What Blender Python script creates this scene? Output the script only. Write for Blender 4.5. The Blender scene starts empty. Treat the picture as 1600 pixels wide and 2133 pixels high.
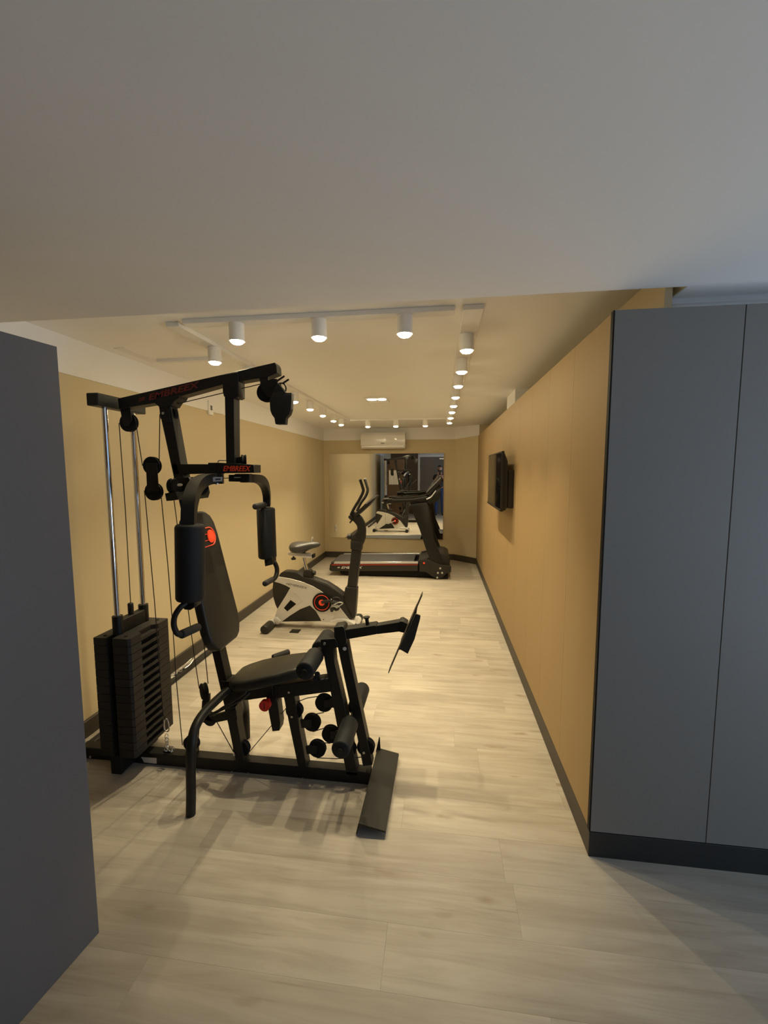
import bpy, bmesh, math, random
from mathutils import Vector, Matrix
random.seed(7)
S = bpy.context.scene
COL = S.collection

# ------------------------------------------------------------------ camera
CAM_H = 1.53
FPX = 893.0
YAW, PITCH, ROLL = math.radians(7.40), math.radians(5.47), math.radians(-0.1)
_d = Vector((-math.sin(YAW) * math.cos(PITCH), math.cos(YAW) * math.cos(PITCH), -math.sin(PITCH)))
_r0 = Vector((math.cos(YAW), math.sin(YAW), 0))
_u0 = _r0.cross(_d)
_r = _r0 * math.cos(ROLL) + _u0 * math.sin(ROLL)
_u = -_r0 * math.sin(ROLL) + _u0 * math.cos(ROLL)
cd = bpy.data.cameras.new('camera')
cd.sensor_fit = 'HORIZONTAL'
cd.sensor_width = 36.0
cd.lens = 36.0 * FPX / 1600.0
cd.clip_start = 0.01
cd.clip_end = 60
cam = bpy.data.objects.new('camera', cd)
COL.objects.link(cam)
cam.matrix_world = Matrix(((_r.x, _u.x, -_d.x, 0), (_r.y, _u.y, -_d.y, 0), (_r.z, _u.z, -_d.z, CAM_H), (0, 0, 0, 1)))
S.camera = cam

# ------------------------------------------------------------------ world, exposure
S.view_settings.view_transform = 'Standard'
S.view_settings.look = 'None'
S.view_settings.gamma = 1.0
S.view_settings.exposure = 0.0
S.view_settings.use_curve_mapping = False
w = bpy.data.worlds.new('world')
S.world = w
w.use_nodes = True
w.node_tree.nodes['Background'].inputs[0].default_value = (0.26, 0.56, 1.0, 1)
w.node_tree.nodes['Background'].inputs[1].default_value = 1.3
S.cycles.use_denoising = True
S.cycles.max_bounces = 8
S.cycles.diffuse_bounces = 5
S.cycles.glossy_bounces = 5
S.cycles.sample_clamp_indirect = 6
# daylight bounced up from the sunlit ground outside the hall's glass door
WIN_W = 57.0
la = bpy.data.lights.new('daylight', 'AREA')
la.shape = 'RECTANGLE'
la.size, la.size_y = 1.7, 1.9
la.energy = WIN_W
la.color = (0.80, 0.90, 1.0)
lo = bpy.data.objects.new('daylight', la)
COL.objects.link(lo)
lo.location = (4.15, 0.45, 0.35)
lo.rotation_euler = (0, math.radians(90 + 40), 0)
LAMP_W = 42.0
LAMP_C = (1.0, 0.84, 0.53)

# ------------------------------------------------------------------ helpers
WL = {}


def at(px, py, Y):
    d = _d + _r * ((px - 800) / FPX) - _u * ((py - 1066.5) / FPX)
    t = Y / d.y
    return Vector((0, 0, CAM_H)) + d * t


def at_z(px, py, z):
    d = _d + _r * ((px - 800) / FPX) - _u * ((py - 1066.5) / FPX)
    return Vector((0, 0, CAM_H)) + d * ((z - CAM_H) / d.z)


def node_mat(name, col, rough=0.5, metal=0.0, noise=0.0, nscale=8.0, bump=0.0, bscale=200.0, spec=0.5, coat=0.0):
    m = bpy.data.materials.new(name)
    m.use_nodes = True
    nt = m.node_tree
    b = nt.nodes['Principled BSDF']
    b.inputs['Base Color'].default_value = (*col, 1)
    b.inputs['Roughness'].default_value = rough
    b.inputs['Metallic'].default_value = metal
    b.inputs['Specular IOR Level'].default_value = spec
    b.inputs['Coat Weight'].default_value = coat
    tc = nt.nodes.new('ShaderNodeTexCoord')
    if noise > 0:
        n = nt.nodes.new('ShaderNodeTexNoise')
        n.inputs['Scale'].default_value = nscale
        n.inputs['Detail'].default_value = 4
        nt.links.new(tc.outputs['Object'], n.inputs['Vector'])
        r = nt.nodes.new('ShaderNodeMixRGB')
        r.inputs[1].default_value = (*[c * (1 - noise) for c in col], 1)
        r.inputs[2].default_value = (*[min(1, c * (1 + noise)) for c in col], 1)
        nt.links.new(n.outputs['Fac'], r.inputs[0])
        nt.links.new(r.outputs[0], b.inputs['Base Color'])
    if bump > 0:
        n2 = nt.nodes.new('ShaderNodeTexNoise')
        n2.inputs['Scale'].default_value = bscale
        nt.links.new(tc.outputs['Object'], n2.inputs['Vector'])
        bp = nt.nodes.new('ShaderNodeBump')
        bp.inputs['Strength'].default_value = bump
        bp.inputs['Distance'].default_value = 0.002
        nt.links.new(n2.outputs['Fac'], bp.inputs['Height'])
        nt.links.new(bp.outputs['Normal'], b.inputs['Normal'])
    return m


def emit_mat(name, col, s):
    m = bpy.data.materials.new(name)
    m.use_nodes = True
    nt = m.node_tree
    nt.nodes.clear()
    e = nt.nodes.new('ShaderNodeEmission')
    o = nt.nodes.new('ShaderNodeOutputMaterial')
    e.inputs[0].default_value = (*col, 1)
    e.inputs[1].default_value = s
    nt.links.new(e.outputs[0], o.inputs[0])
    return m


def wood_floor():
    m = bpy.data.materials.new('pale_oak_plank')
    m.use_nodes = True
    nt = m.node_tree
    N, L = nt.nodes, nt.links
    b = N['Principled BSDF']
    b.inputs['Roughness'].default_value = 0.42
    b.inputs['Specular IOR Level'].default_value = 0.35
    tc = N.new('ShaderNodeTexCoord')
    oi = N.new('ShaderNodeObjectInfo')
    off = N.new('ShaderNodeVectorMath'); off.operation = 'SCALE'
    comb = N.new('ShaderNodeCombineXYZ')
    for i in range(3):
        mm = N.new('ShaderNodeMath'); mm.operation = 'MULTIPLY'
        mm.inputs[1].default_value = (37.1, 91.7, 53.3)[i]
        L.new(oi.outputs['Random'], mm.inputs[0]); L.new(mm.outputs[0], comb.inputs[i])
    add = N.new('ShaderNodeVectorMath'); add.operation = 'ADD'
    L.new(tc.outputs['Object'], add.inputs[0]); L.new(comb.outputs[0], add.inputs[1])
    mp = N.new('ShaderNodeMapping'); mp.inputs['Scale'].default_value = (0.8, 9, 1)
    L.new(add.outputs[0], mp.inputs[0])
    n1 = N.new('ShaderNodeTexNoise'); n1.inputs['Scale'].default_value = 2.2; n1.inputs['Detail'].default_value = 7
    n1.inputs['Roughness'].default_value = 0.62; n1.inputs['Distortion'].default_value = 0.6
    L.new(mp.outputs[0], n1.inputs['Vector'])
    r1 = N.new('ShaderNodeValToRGB')
    r1.color_ramp.elements[0].position = 0.30; r1.color_ramp.elements[0].color = (0.325, 0.28, 0.22, 1)
    r1.color_ramp.elements[1].position = 0.62; r1.color_ramp.elements[1].color = (0.435, 0.39, 0.325, 1)
    L.new(n1.outputs['Fac'], r1.inputs[0])
    # long dark cracks and short flecks
    mp2 = N.new('ShaderNodeMapping'); mp2.inputs['Scale'].default_value = (1.1, 26, 1)
    L.new(add.outputs[0], mp2.inputs[0])
    ck = N.new('ShaderNodeTexNoise'); ck.inputs['Scale'].default_value = 1.7; ck.inputs['Detail'].default_value = 3
    L.new(mp2.outputs[0], ck.inputs['Vector'])
    ckr = N.new('ShaderNodeMapRange'); ckr.inputs[1].default_value = 0.66; ckr.inputs[2].default_value = 0.74; ckr.inputs[4].default_value = 0.45
    L.new(ck.outputs['Fac'], ckr.inputs[0])
    bl = N.new('ShaderNodeTexNoise'); bl.inputs['Scale'].default_value = 2.3; bl.inputs['Detail'].default_value = 2
    L.new(add.outputs[0], bl.inputs['Vector'])
    blr = N.new('ShaderNodeMapRange'); blr.inputs[1].default_value = 0.35; blr.inputs[2].default_value = 0.7; blr.inputs[3].default_value = 0.88; blr.inputs[4].default_value = 1.08
    L.new(bl.outputs['Fac'], blr.inputs[0])
    tn = N.new('ShaderNodeHueSaturation'); L.new(blr.outputs[0], tn.inputs['Value']); L.new(r1.outputs[0], tn.inputs['Color'])
    mx = N.new('ShaderNodeMixRGB'); mx.inputs[2].default_value = (0.22, 0.17, 0.12, 1)
    L.new(ckr.outputs[0], mx.inputs[0]); L.new(tn.outputs[0], mx.inputs[1])
    # knots
    mp3 = N.new('ShaderNodeMapping'); mp3.inputs['Scale'].default_value = (2.2, 6.5, 1)
    L.new(add.outputs[0], mp3.inputs[0])
    vo = N.new('ShaderNodeTexVoronoi'); vo.inputs['Scale'].default_value = 1.1
    nd = N.new('ShaderNodeTexNoise'); nd.inputs['Scale'].default_value = 9; L.new(add.outputs[0], nd.inputs['Vector'])
    mixv = N.new('ShaderNodeVectorMath'); mixv.operation = 'MULTIPLY_ADD'
    L.new(nd.outputs['Color'], mixv.inputs[0]); mixv.inputs[1].default_value = (0.25, 0.25, 0.25); L.new(mp3.outputs[0], mixv.inputs[2])
    L.new(mixv.outputs[0], vo.inputs['Vector'])
    kr = N.new('ShaderNodeMapRange'); kr.inputs[1].default_value = 0.03; kr.inputs[2].default_value = 0.13
    kr.inputs[3].default_value = 0.75; kr.inputs[4].default_value = 0.0
    L.new(vo.outputs['Distance'], kr.inputs[0])
    mx2 = N.new('ShaderNodeMixRGB'); mx2.inputs[2].default_value = (0.25, 0.19, 0.13, 1)
    L.new(kr.outputs[0], mx2.inputs[0]); L.new(mx.outputs[0], mx2.inputs[1])
    # per plank tone
    hs = N.new('ShaderNodeHueSaturation')
    vr = N.new('ShaderNodeMapRange'); vr.inputs[3].default_value = 0.97; vr.inputs[4].default_value = 1.03
    L.new(oi.outputs['Random'], vr.inputs[0]); L.new(vr.outputs[0], hs.inputs['Value'])
    L.new(mx2.outputs[0], hs.inputs['Color']); L.new(hs.outputs[0], b.inputs['Base Color'])
    bp = N.new('ShaderNodeBump'); bp.inputs['Strength'].default_value = 0.12; bp.inputs['Distance'].default_value = 0.001
    L.new(n1.outputs['Fac'], bp.inputs['Height']); L.new(bp.outputs[0], b.inputs['Normal'])
    return m


M = dict(
    black=node_mat('black_powder_coat', (0.011, 0.010, 0.008), 0.45, 0.0, 0.10, 30, 0.15, 500, 0.3),
    dark=node_mat('matt_black', (0.006, 0.0055, 0.005), 0.6, spec=0.2),
    plate=node_mat('cast_iron_black', (0.015, 0.012, 0.010), 0.62, 0.1, 0.25, 18, 0.4, 260),
    vinyl=node_mat('black_vinyl', (0.016, 0.015, 0.012), 0.45, 0.0, 0.12, 10, 0.3, 350, 0.35),
    foam=node_mat('black_foam', (0.008, 0.009, 0.010), 0.6, 0.0, 0.1, 40, 0.4, 600, 0.3),
    grip=node_mat('black_rubber_grip', (0.012, 0.011, 0.010), 0.75, 0.0, 0.0, 8, 0.4, 500),
    chrome=node_mat('chrome', (0.82, 0.82, 0.84), 0.10, 1.0),
    steel=node_mat('zinc_steel', (0.62, 0.62, 0.62), 0.32, 1.0, 0.1, 40),
    cable=node_mat('black_cable', (0.02, 0.017, 0.014), 0.5),
    red=node_mat('red_plastic', (0.62, 0.02, 0.012), 0.4),
    redprint=node_mat('red_print', (1.0, 0.075, 0.02), 0.5),
    darkred=node_mat('dark_red_print', (0.16, 0.012, 0.008), 0.5),
    white=node_mat('white_paint', (0.80, 0.79, 0.77), 0.7, 0, 0.02, 3, 0.05, 300),
    ceil=node_mat('ceiling_paint', (0.88, 0.87, 0.85), 0.85, 0, 0.02, 2),
    khaki=node_mat('khaki_wall_paint', (0.60, 0.50, 0.315), 0.75, 0, 0.03, 2, 0.08, 250),
    tanwall=node_mat('tan_laminate', (0.40, 0.28, 0.14), 0.62, 0, 0.03, 3, 0.03, 400, 0.25),
    grey2=node_mat('graphite_laminate', (0.115, 0.112, 0.115), 0.5, 0, 0.04, 3, 0.1, 500),
    stripe=node_mat('dark_red_stripe', (0.28, 0.02, 0.008), 0.4),
    grey=node_mat('grey_laminate', (0.20, 0.185, 0.168), 0.5, 0, 0.04, 3, 0.1, 500),
    brown=node_mat('dark_brown_laminate', (0.10, 0.060, 0.035), 0.45, 0, 0.08, 4),
    base=node_mat('dark_skirting', (0.050, 0.040, 0.030), 0.5, 0, 0.1, 6),
    plinth=node_mat('black_plinth', (0.016, 0.016, 0.015), 0.55, 0, 0.2, 5, 0.1, 200),
    rail=node_mat('black_rail', (0.014, 0.013, 0.012), 0.5),
    silver=node_mat('silver_plastic', (0.66, 0.64, 0.60), 0.35, 0.25, 0.03, 4),
    silver2=node_mat('silver_trim', (0.60, 0.60, 0.62), 0.28, 0.7),
    charcoal=node_mat('charcoal_plastic', (0.020, 0.018, 0.015), 0.45, 0, 0.1, 10, 0.2, 400, 0.4),
    belt=node_mat('treadmill_belt', (0.055, 0.055, 0.058), 0.5, 0, 0.1, 60, 0.2, 500),
    seatgrey=node_mat('grey_saddle_vinyl', (0.055, 0.052, 0.048), 0.38, 0, 0.15, 12),
    mirror=node_mat('mirror_glass', (0.90, 0.91, 0.90), 0.0, 1.0),
    acwhite=node_mat('ac_white_plastic', (0.78, 0.77, 0.74), 0.12, 0),
    screen=node_mat('screen_glass', (0.006, 0.006, 0.006), 0.03, 0, spec=0.25),
    tvblack=node_mat('tv_black_plastic', (0.012, 0.010, 0.009), 0.3),
    label=node_mat('white_sticker', (0.65, 0.64, 0.68), 0.5),
    print=node_mat('grey_print', (0.12, 0.11, 0.10), 0.6),
    wprint=node_mat('white_print', (0.75, 0.74, 0.70), 0.5),
    jeans=node_mat('blue_denim', (0.035, 0.070, 0.22), 0.85, 0, 0.2, 60),
    shirt=node_mat('dark_tshirt', (0.030, 0.026, 0.026), 0.85, 0, 0.1, 40),
    skin=node_mat('skin', (0.52, 0.29, 0.19), 0.5, 0, 0.05, 20),
    hair=node_mat('dark_hair', (0.018, 0.012, 0.009), 0.7, 0, 0.3, 120, 0.5, 400),
    shoe=node_mat('dark_shoe', (0.02, 0.02, 0.02), 0.6),
    eye=node_mat('eye_dark', (0.02, 0.015, 0.01), 0.2),
    door=node_mat('grey_brown_door', (0.17, 0.145, 0.125), 0.5, 0, 0.04, 3),
    glass=node_mat('window_glass', (0.9, 0.95, 1.0), 0.0),
    glow=emit_mat('lamp_glow', (1.0, 0.84, 0.53), 125.0),
    glow2=emit_mat('downlight_glow', (1.0, 0.88, 0.66), 6.0),
    wood=wood_floor(),
)
gb = M['glass'].node_tree.nodes['Principled BSDF']
gb.inputs['Transmission Weight'].default_value = 1.0


def finish(name, bm, mat, parent=None, flat=False, ang=35):
    bmesh.ops.remove_doubles(bm, verts=bm.verts, dist=1e-6)
    bmesh.ops.recalc_face_normals(bm, faces=bm.faces)
    lo_ = Vector((min(v.co[i] for v in bm.verts) for i in range(3)))
    hi_ = Vector((max(v.co[i] for v in bm.verts) for i in range(3)))
    c = (lo_ + hi_) / 2
    bmesh.ops.translate(bm, verts=bm.verts, vec=-c)
    a = math.radians(ang)
    for f in bm.faces:
        f.smooth = not flat
    for e in bm.edges:
        if len(e.link_faces) != 2 or e.calc_face_angle(0) > a:
            e.smooth = False
    me = bpy.data.meshes.new(name)
    bm.to_mesh(me)
    bm.free()
    if mat is not None:
        for m_ in (mat if isinstance(mat, (list, tuple)) else [mat]):
            me.materials.append(m_)
    o = bpy.data.objects.new(name, me)
    COL.objects.link(o)
    p = WL[parent.name] if parent else Vector((0, 0, 0))
    o.parent = parent
    o.location = c - p
    WL[o.name] = c
    return o


def tag(o, label=None, cat=None, group=None, kind=None):
    if label: o['label'] = label
    if cat: o['category'] = cat
    if group: o['group'] = group
    if kind: o['kind'] = kind
    return o


def thing(name, loc, label, cat, group=None):
    o = bpy.data.objects.new(name, None)
    o.empty_display_size = 0.05
    COL.objects.link(o)
    o.location = loc
    WL[o.name] = Vector(loc)
    return tag(o, label, cat, group)


def b_box(bm, lo_, hi_, bev=0.0, seg=1):
    r = bmesh.ops.create_cube(bm, size=1)
    c = [(lo_[i] + hi_[i]) / 2 for i in range(3)]
    s = [abs(hi_[i] - lo_[i]) for i in range(3)]
    for v in r['verts']:
        v.co = Vector((v.co[i] * s[i] + c[i] for i in range(3)))
    if bev > 0:
        es = list({e for v in r['verts'] for e in v.link_edges})
        bmesh.ops.bevel(bm, geom=es, offset=bev, segments=seg, profile=0.5, affect='EDGES')


def box(name, lo_, hi_, mat, parent=None, bev=0.0, seg=1):
    bm = bmesh.new()
    b_box(bm, lo_, hi_, bev, seg)
    return finish(name, bm, mat, parent)


def b_prism(bm, pts, vec, bev=0.0, seg=2):
    """polygon (3D points) extruded along vec"""
    vs = [bm.verts.new(p) for p in pts]
    f = bm.faces.new(vs)
    r = bmesh.ops.extrude_face_region(bm, geom=[f])
    nv = [g for g in r['geom'] if isinstance(g, bmesh.types.BMVert)]
    bmesh.ops.translate(bm, verts=nv, vec=vec)
    if bev > 0:
        es = list({e for v in vs + nv for e in v.link_edges})
        bmesh.ops.bevel(bm, geom=es, offset=bev, segments=seg, profile=0.5, affect='EDGES', clamp_overlap=True)


def prism(name, pts, vec, mat, parent=None, bev=0.0, seg=2):
    bm = bmesh.new()
    b_prism(bm, [Vector(p) for p in pts], Vector(vec), bev, seg)
    return finish(name, bm, mat, parent)


def slab(name, px, Y0, Y1, mat, parent=None, bev=0.003, tr=None, seg=1):
    """shape measured on the plane Y0, given depth to Y1"""
    pts = [at(*(tr(*p) if tr else p), Y0) for p in px]
    return prism(name, pts, (0, Y1 - Y0, 0), mat, parent, bev, seg)


def b_tube(bm, pts, rad, n=12, cap=True, rot=0.0):
    pts = [Vector(p) for p in pts]
    rads = rad if isinstance(rad, (list, tuple)) else [rad] * len(pts)
    rings = []
    t0 = (pts[1] - pts[0]).normalized()
    ref = Vector((0, 1, 0)) if abs(t0.y) < 0.9 else Vector((0, 0, 1))
    nrm = (ref - t0 * ref.dot(t0)).normalized()
    prev = t0
    for i, p in enumerate(pts):
        if i == 0: t = t0
        elif i == len(pts) - 1: t = (pts[i] - pts[i - 1]).normalized()
        else: t = ((pts[i] - pts[i - 1]).normalized() + (pts[i + 1] - pts[i]).normalized()).normalized()
        q = prev.rotation_difference(t)
        nrm = (q @ nrm)
        nrm = (nrm - t * nrm.dot(t)).normalized()
        prev = t
        bi = t.cross(nrm)
        ring = []
        for k in range(n):
            a = 2 * math.pi * k / n + rot
            ring.append(bm.verts.new(p + (nrm * math.cos(a) + bi * math.sin(a)) * rads[i]))
        rings.append(ring)
    for i in range(len(rings) - 1):
        for k in range(n):
            bm.faces.new((rings[i][k], rings[i][(k + 1) % n], rings[i + 1][(k + 1) % n], rings[i + 1][k]))
    if cap:
        bm.faces.new(rings[0][::-1])
        bm.faces.new(rings[-1])


def smooth_path(pts, n=6):
    pts = [Vector(p) for p in pts]
    P = [pts[0] * 2 - pts[1]] + pts + [pts[-1] * 2 - pts[-2]]
    out = []
    for i in range(1, len(P) - 2):
        for k in range(n):
            t = k / n
            a, b, c, d = P[i - 1], P[i], P[i + 1], P[i + 2]
            out.append(0.5 * ((2 * b) + (c - a) * t + (2 * a - 5 * b + 4 * c - d) * t * t + (3 * b - a - 3 * c + d) * t ** 3))
    out.append(pts[-1])
    return out


def tube(name, pts, r, mat, parent=None, n=12, sm=0, rot=0.0):
    bm = bmesh.new()
    b_tube(bm, smooth_path(pts, sm) if sm else pts, r, n, True, rot)
    return finish(name, bm, mat, parent)


def rcyl(name, p0, p1, r, mat, parent=None, n=28, e=0.012):
    """cylinder with rounded ends"""
    p0, p1 = Vector(p0), Vector(p1)
    t = (p1 - p0).normalized()
    L = (p1 - p0).length
    pr = [(0, r - e), (e * 0.3, r - e * 0.3), (e, r), (L - e, r), (L - e * 0.3, r - e * 0.3), (L, r - e)]
    bm = bmesh.new()
    b_tube(bm, [p0 + t * a for a, _ in pr], [b for _, b in pr], n)
    return finish(name, bm, mat, parent, ang=50)


def disc(name, c, r, y0, y1, mat, parent=None, n=28, groove=False):
    """short cylinder whose axis runs along Y"""
    bm = bmesh.new()
    h = y1 - y0
    if groove:
        pr = [(0, r * 0.93), (0.1, r), (0.25, r), (0.5, r * 0.86), (0.75, r), (0.9, r), (1, r * 0.93)]
    else:
        pr = [(0, r * 0.94), (0.12, r), (0.88, r), (1, r * 0.94)]
    b_tube(bm, [Vector((c.x, y0 + h * a, c.z)) for a, _ in pr], [b for _, b in pr], n)
    return finish(name, bm, mat, parent)


def text(name, s, org, xd, up, height, width, mat, parent=None, shear=0.3, bold=0.02, th=0.0006):
    """flat lettering standing on a surface; org = lower left corner"""
    cu = bpy.data.curves.new(name, 'FONT')
    cu.body = s
    cu.size = 1.0
    cu.shear = shear
    cu.offset = bold
    cu.extrude = 0.01
    o = bpy.data.objects.new('tmp', cu)
    COL.objects.link(o)
    dg = bpy.context.evaluated_depsgraph_get()
    me = bpy.data.meshes.new_from_object(o.evaluated_get(dg))
    bpy.data.objects.remove(o)
    xs = [v.co.x for v in me.vertices]; ys = [v.co.y for v in me.vertices]
    x0, x1, y0, y1 = min(xs), max(xs), min(ys), max(ys)
    xd = Vector(xd).normalized(); up = Vector(up).normalized(); nn = xd.cross(up)
    for v in me.vertices:
        v.co = Vector(org) + xd * ((v.co.x - x0) / (x1 - x0) * width) + up * ((v.co.y - y0) / (y1 - y0) * height) + nn * (v.co.z / 0.01 * th)
    bm = bmesh.new()
    bm.from_mesh(me)
    bpy.data.meshes.remove(me)
    return finish(name, bm, mat, parent, flat=True)


# ================================================================== SETTING
CE, CN = 2.26, 2.17      # gym ceiling, hall soffit
LX, RX, BY = -2.02, 0.605, 7.37
HX, HY = 3.25, -0.62     # hall right wall, hall rear wall
fl = box('floor', (LX - 0.1, HY - 0.1, -0.06), (HX + 0.1, BY + 0.35, -0.004), M['plinth'])
tag(fl, kind='structure')
pw, pl_ = 0.195, 1.22
row = 0
y = HY - 0.02
plank_mesh = {}
while y < BY + 0.25:
    x = LX - 0.05 - random.uniform(0, pl_)
    xmax = HX + 0.05 if y < 1.9 else 0.9
    while x < xmax:
        a, b = max(x, LX - 0.05), min(x + pl_, xmax)
        if b - a > 0.02:
            key = (round(b - a, 3))
            if key in plank_mesh:
                o = bpy.data.objects.new('plank', plank_mesh[key]); COL.objects.link(o)
                o.parent = fl
                o.location = Vector(((a + b) / 2, y + pw / 2, -0.002)) - WL[fl.name]
            else:
                o = box('plank', (a + 0.0002, y + 0.0002, -0.004), (b - 0.0002, y + pw - 0.0002, 0.0), M['wood'], fl)
                plank_mesh[key] = o.data
        x += pl_
    y += pw
    row += 1


def st(name, lo_, hi_, mat, bev=0):
    return tag(box(name, lo_, hi_, mat, None, bev), kind='structure')


st('wall_left', (LX - 0.1, HY, 0), (LX, BY + 0.1, CE), M['khaki'])
bm = bmesh.new()
b_prism(bm, [Vector((LX - 0.1, BY, 0)), Vector((0.25, BY + 0.02, 0)), Vector((0.62, 7.07, 0)), Vector((0.9, 7.07, 0)),
             Vector((0.9, BY + 0.15, 0)), Vector((LX - 0.1, BY + 0.15, 0))], Vector((0, 0, CE)))
tag(finish('wall_back', bm, M['khaki']), kind='structure')
st('ceiling', (LX - 0.1, 1.69, CE), (0.9, BY + 0.15, CE + 0.08), M['ceil'])
# hall soffit with its notch on the right
bm = bmesh.new()
b_prism(bm, [Vector(p + (CN,)) for p in ((LX - 0.1, HY), (HX, HY), (HX, 1.805), (0.852, 1.805), (0.852, 1.69), (LX - 0.1, 1.69))],
        Vector((0, 0, 0.16)))
tag(finish('ceiling_hall', bm, M['ceil']), kind='structure')
# wall behind the low partition
st('wall_side', (0.80, 1.81, 0), (0.90, 7.2, CE), M['khaki'])
st('wall_front', (0.826, 1.795, 0), (HX, 1.90, CN), M['white'])
bm = bmesh.new()
b_prism(bm, [Vector((0.826, 1.80, 2.168)), Vector((0.826, 1.795, 2.150)), Vector((0.826, 1.70, 2.094)), Vector((0.826, 1.70, 2.086)), Vector((0.826, 1.80, 2.086))], Vector((HX - 0.826, 0, 0)))
tag(finish('trim_1', bm, M['white']), kind='structure')
st('wall_hall_rear', (LX - 0.1, HY - 0.1, 0), (HX, HY, CN), M['white'])
box('panelling', (-1.74, HY, 0), (-0.775, HY + 0.02, CN), M['brown'], bpy.data.objects['wall_hall_rear'])
# hall right wall with a window opening
wr = st('wall_hall_right', (HX, HY - 0.1, 0), (HX + 0.1, 1.9, 0.06), M['white'])
for nm, lo_, hi_ in (('pier', (HX, HY - 0.1, 0.06), (HX + 0.1, -0.5, 2.12)), ('pier', (HX, 1.55, 0.06), (HX + 0.1, 1.9, 2.12)),
                     ('lintel', (HX, HY - 0.1, 2.12), (HX + 0.1, 1.9, 2.25))):
    box(nm, lo_, hi_, M['white'], wr)
wn = thing('window_1', (HX + 0.05, 0.5, 0.45), None, None)
wn['kind'] = 'structure'
bm = bmesh.new()
for yy in (-0.5, 0.5, 1.49):
    b_box(bm, (HX + 0.02, yy, 0.06), (HX + 0.08, yy + 0.06, 2.12))
for zz in (0.06, 2.06):
    b_box(bm, (HX + 0.02, -0.5, zz), (HX + 0.08, 1.55, zz + 0.06))
finish('window_frame', bm, M['white'], wn)
# cornice bands
st('trim_2', (LX, HY, 2.057), (LX + 0.006, BY, CE), M['white'])
bm = bmesh.new()
b_prism(bm, [Vector((LX, BY - 0.006, 2.06)), Vector((0.247, BY + 0.013, 2.06)), Vector((0.617, 7.06, 2.09)), Vector((0.62, 7.075, 2.09)),
             Vector((0.25, BY + 0.03, 2.06)), Vector((LX, BY + 0.01, 2.06))], Vector((0, 0, CE - 2.06)))
tag(finish('trim_3', bm, M['white']), kind='structure')
st('trim_4', (0.66, 4.03, 2.0), (0.80, 4.5, CE), M['white'])
st('trim_5', (-1.84, 2.66, CE - 0.02), (-1.40, 2.70, CE), M['white'])
st('trim_6', (-1.93, 2.40, CE - 0.003), (-1.86, 2.74, CE), M['white'])
st('trim_7', (0.80, 1.735, 2.086), (0.826, 1.81, CE), M['khaki'])
st('trim_8', (0.846, 1.692, CN), (0.852, 1.805, CE), M['khaki'])
# skirtings
st('baseboard_left', (LX, HY, 0), (LX + 0.018, BY, 0.10), M['base'], 0.003)
bm = bmesh.new()
b_prism(bm, [Vector((LX, BY - 0.018, 0)), Vector((0.242, BY + 0.002, 0)), Vector((0.607, 7.05, 0)), Vector((0.62, 7.08, 0)),
             Vector((0.25, BY + 0.03, 0)), Vector((LX, BY + 0.02, 0))], Vector((0, 0, 0.10)))
tag(finish('baseboard_back', bm, M['base']), kind='structure')
st('baseboard_right', (RX - 0.002, 1.665, 0), (RX + 0.03, 7.08, 0.104), M['base'], 0.002)

# partition clad with laminate panels
wl = st('wall_right', (RX + 0.018, 1.785, 0), (RX + 0.06, 7.10, 2.085), M['brown'])
y = 1.665
while y < 7.05:
    y2 = min(y + 0.444, 7.08)
    box('panel', (RX, max(y + 0.0006, 1.6835), 0.106), (RX + 0.018, y2 - 0.0006, 2.09), M['tanwall'], wl, 0.0006)
    y = y2
# tall cupboards facing the hall
tc = thing('tall_cupboard', (1.9, 1.73, 0), 'tall dark grey handleless cupboards at the right over a black plinth', 'cupboard')
box('carcass', (0.668, 1.682, 0.0), (HX - 0.002, 1.78, 2.084), M['brown'], tc)
box('plinth', (RX - 0.002, 1.661, 0), (HX, 1.681, 0.104), M['plinth'], tc, 0.001)
x = RX
for k in range(6):
    x2 = 1.0265 + 0.444 * k
    box('door', (x + 0.001, 1.661, 0.108), (x2 - 0.0018, 1.681, 2.092), M['grey'], tc, 0.0008)
    x = x2
box('edge_strip', (RX - 0.004, 1.662, 0.108), (RX + 0.0004, 1.683, 2.092), M['dark'], tc)

# left cupboard (slightly turned)
lc = thing('storage_cupboard', (-1.6, 0.7, 0), 'dark grey lower cupboard at the left edge, its corner nearest the camera', 'cupboard')
ang = [(-1.11, 1.156), (-1.262, 0.10), (-1.96, 0.10), (-1.96, 1.156)]
bm = bmesh.new()
b_prism(bm, [Vector((a, b, 0)) for a, b in ((-1.130, 1.138), (-1.282, 0.10), (-1.74, 0.10), (-1.74, 1.138))], Vector((0, 0, 1.888)))
finish('carcass', bm, M['brown'], lc)
prism('side_panel', [(-1.11, 1.156, 0), (-1.262, 0.10, 0), (-1.282, 0.10, 0), (-1.130, 1.156, 0)], (0, 0, 1.892), M['grey2'], lc, 0.001, 1)
box('back_panel', (-1.74, 1.138, 0), (-1.1315, 1.155, 1.89), M['brown'], lc)

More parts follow.
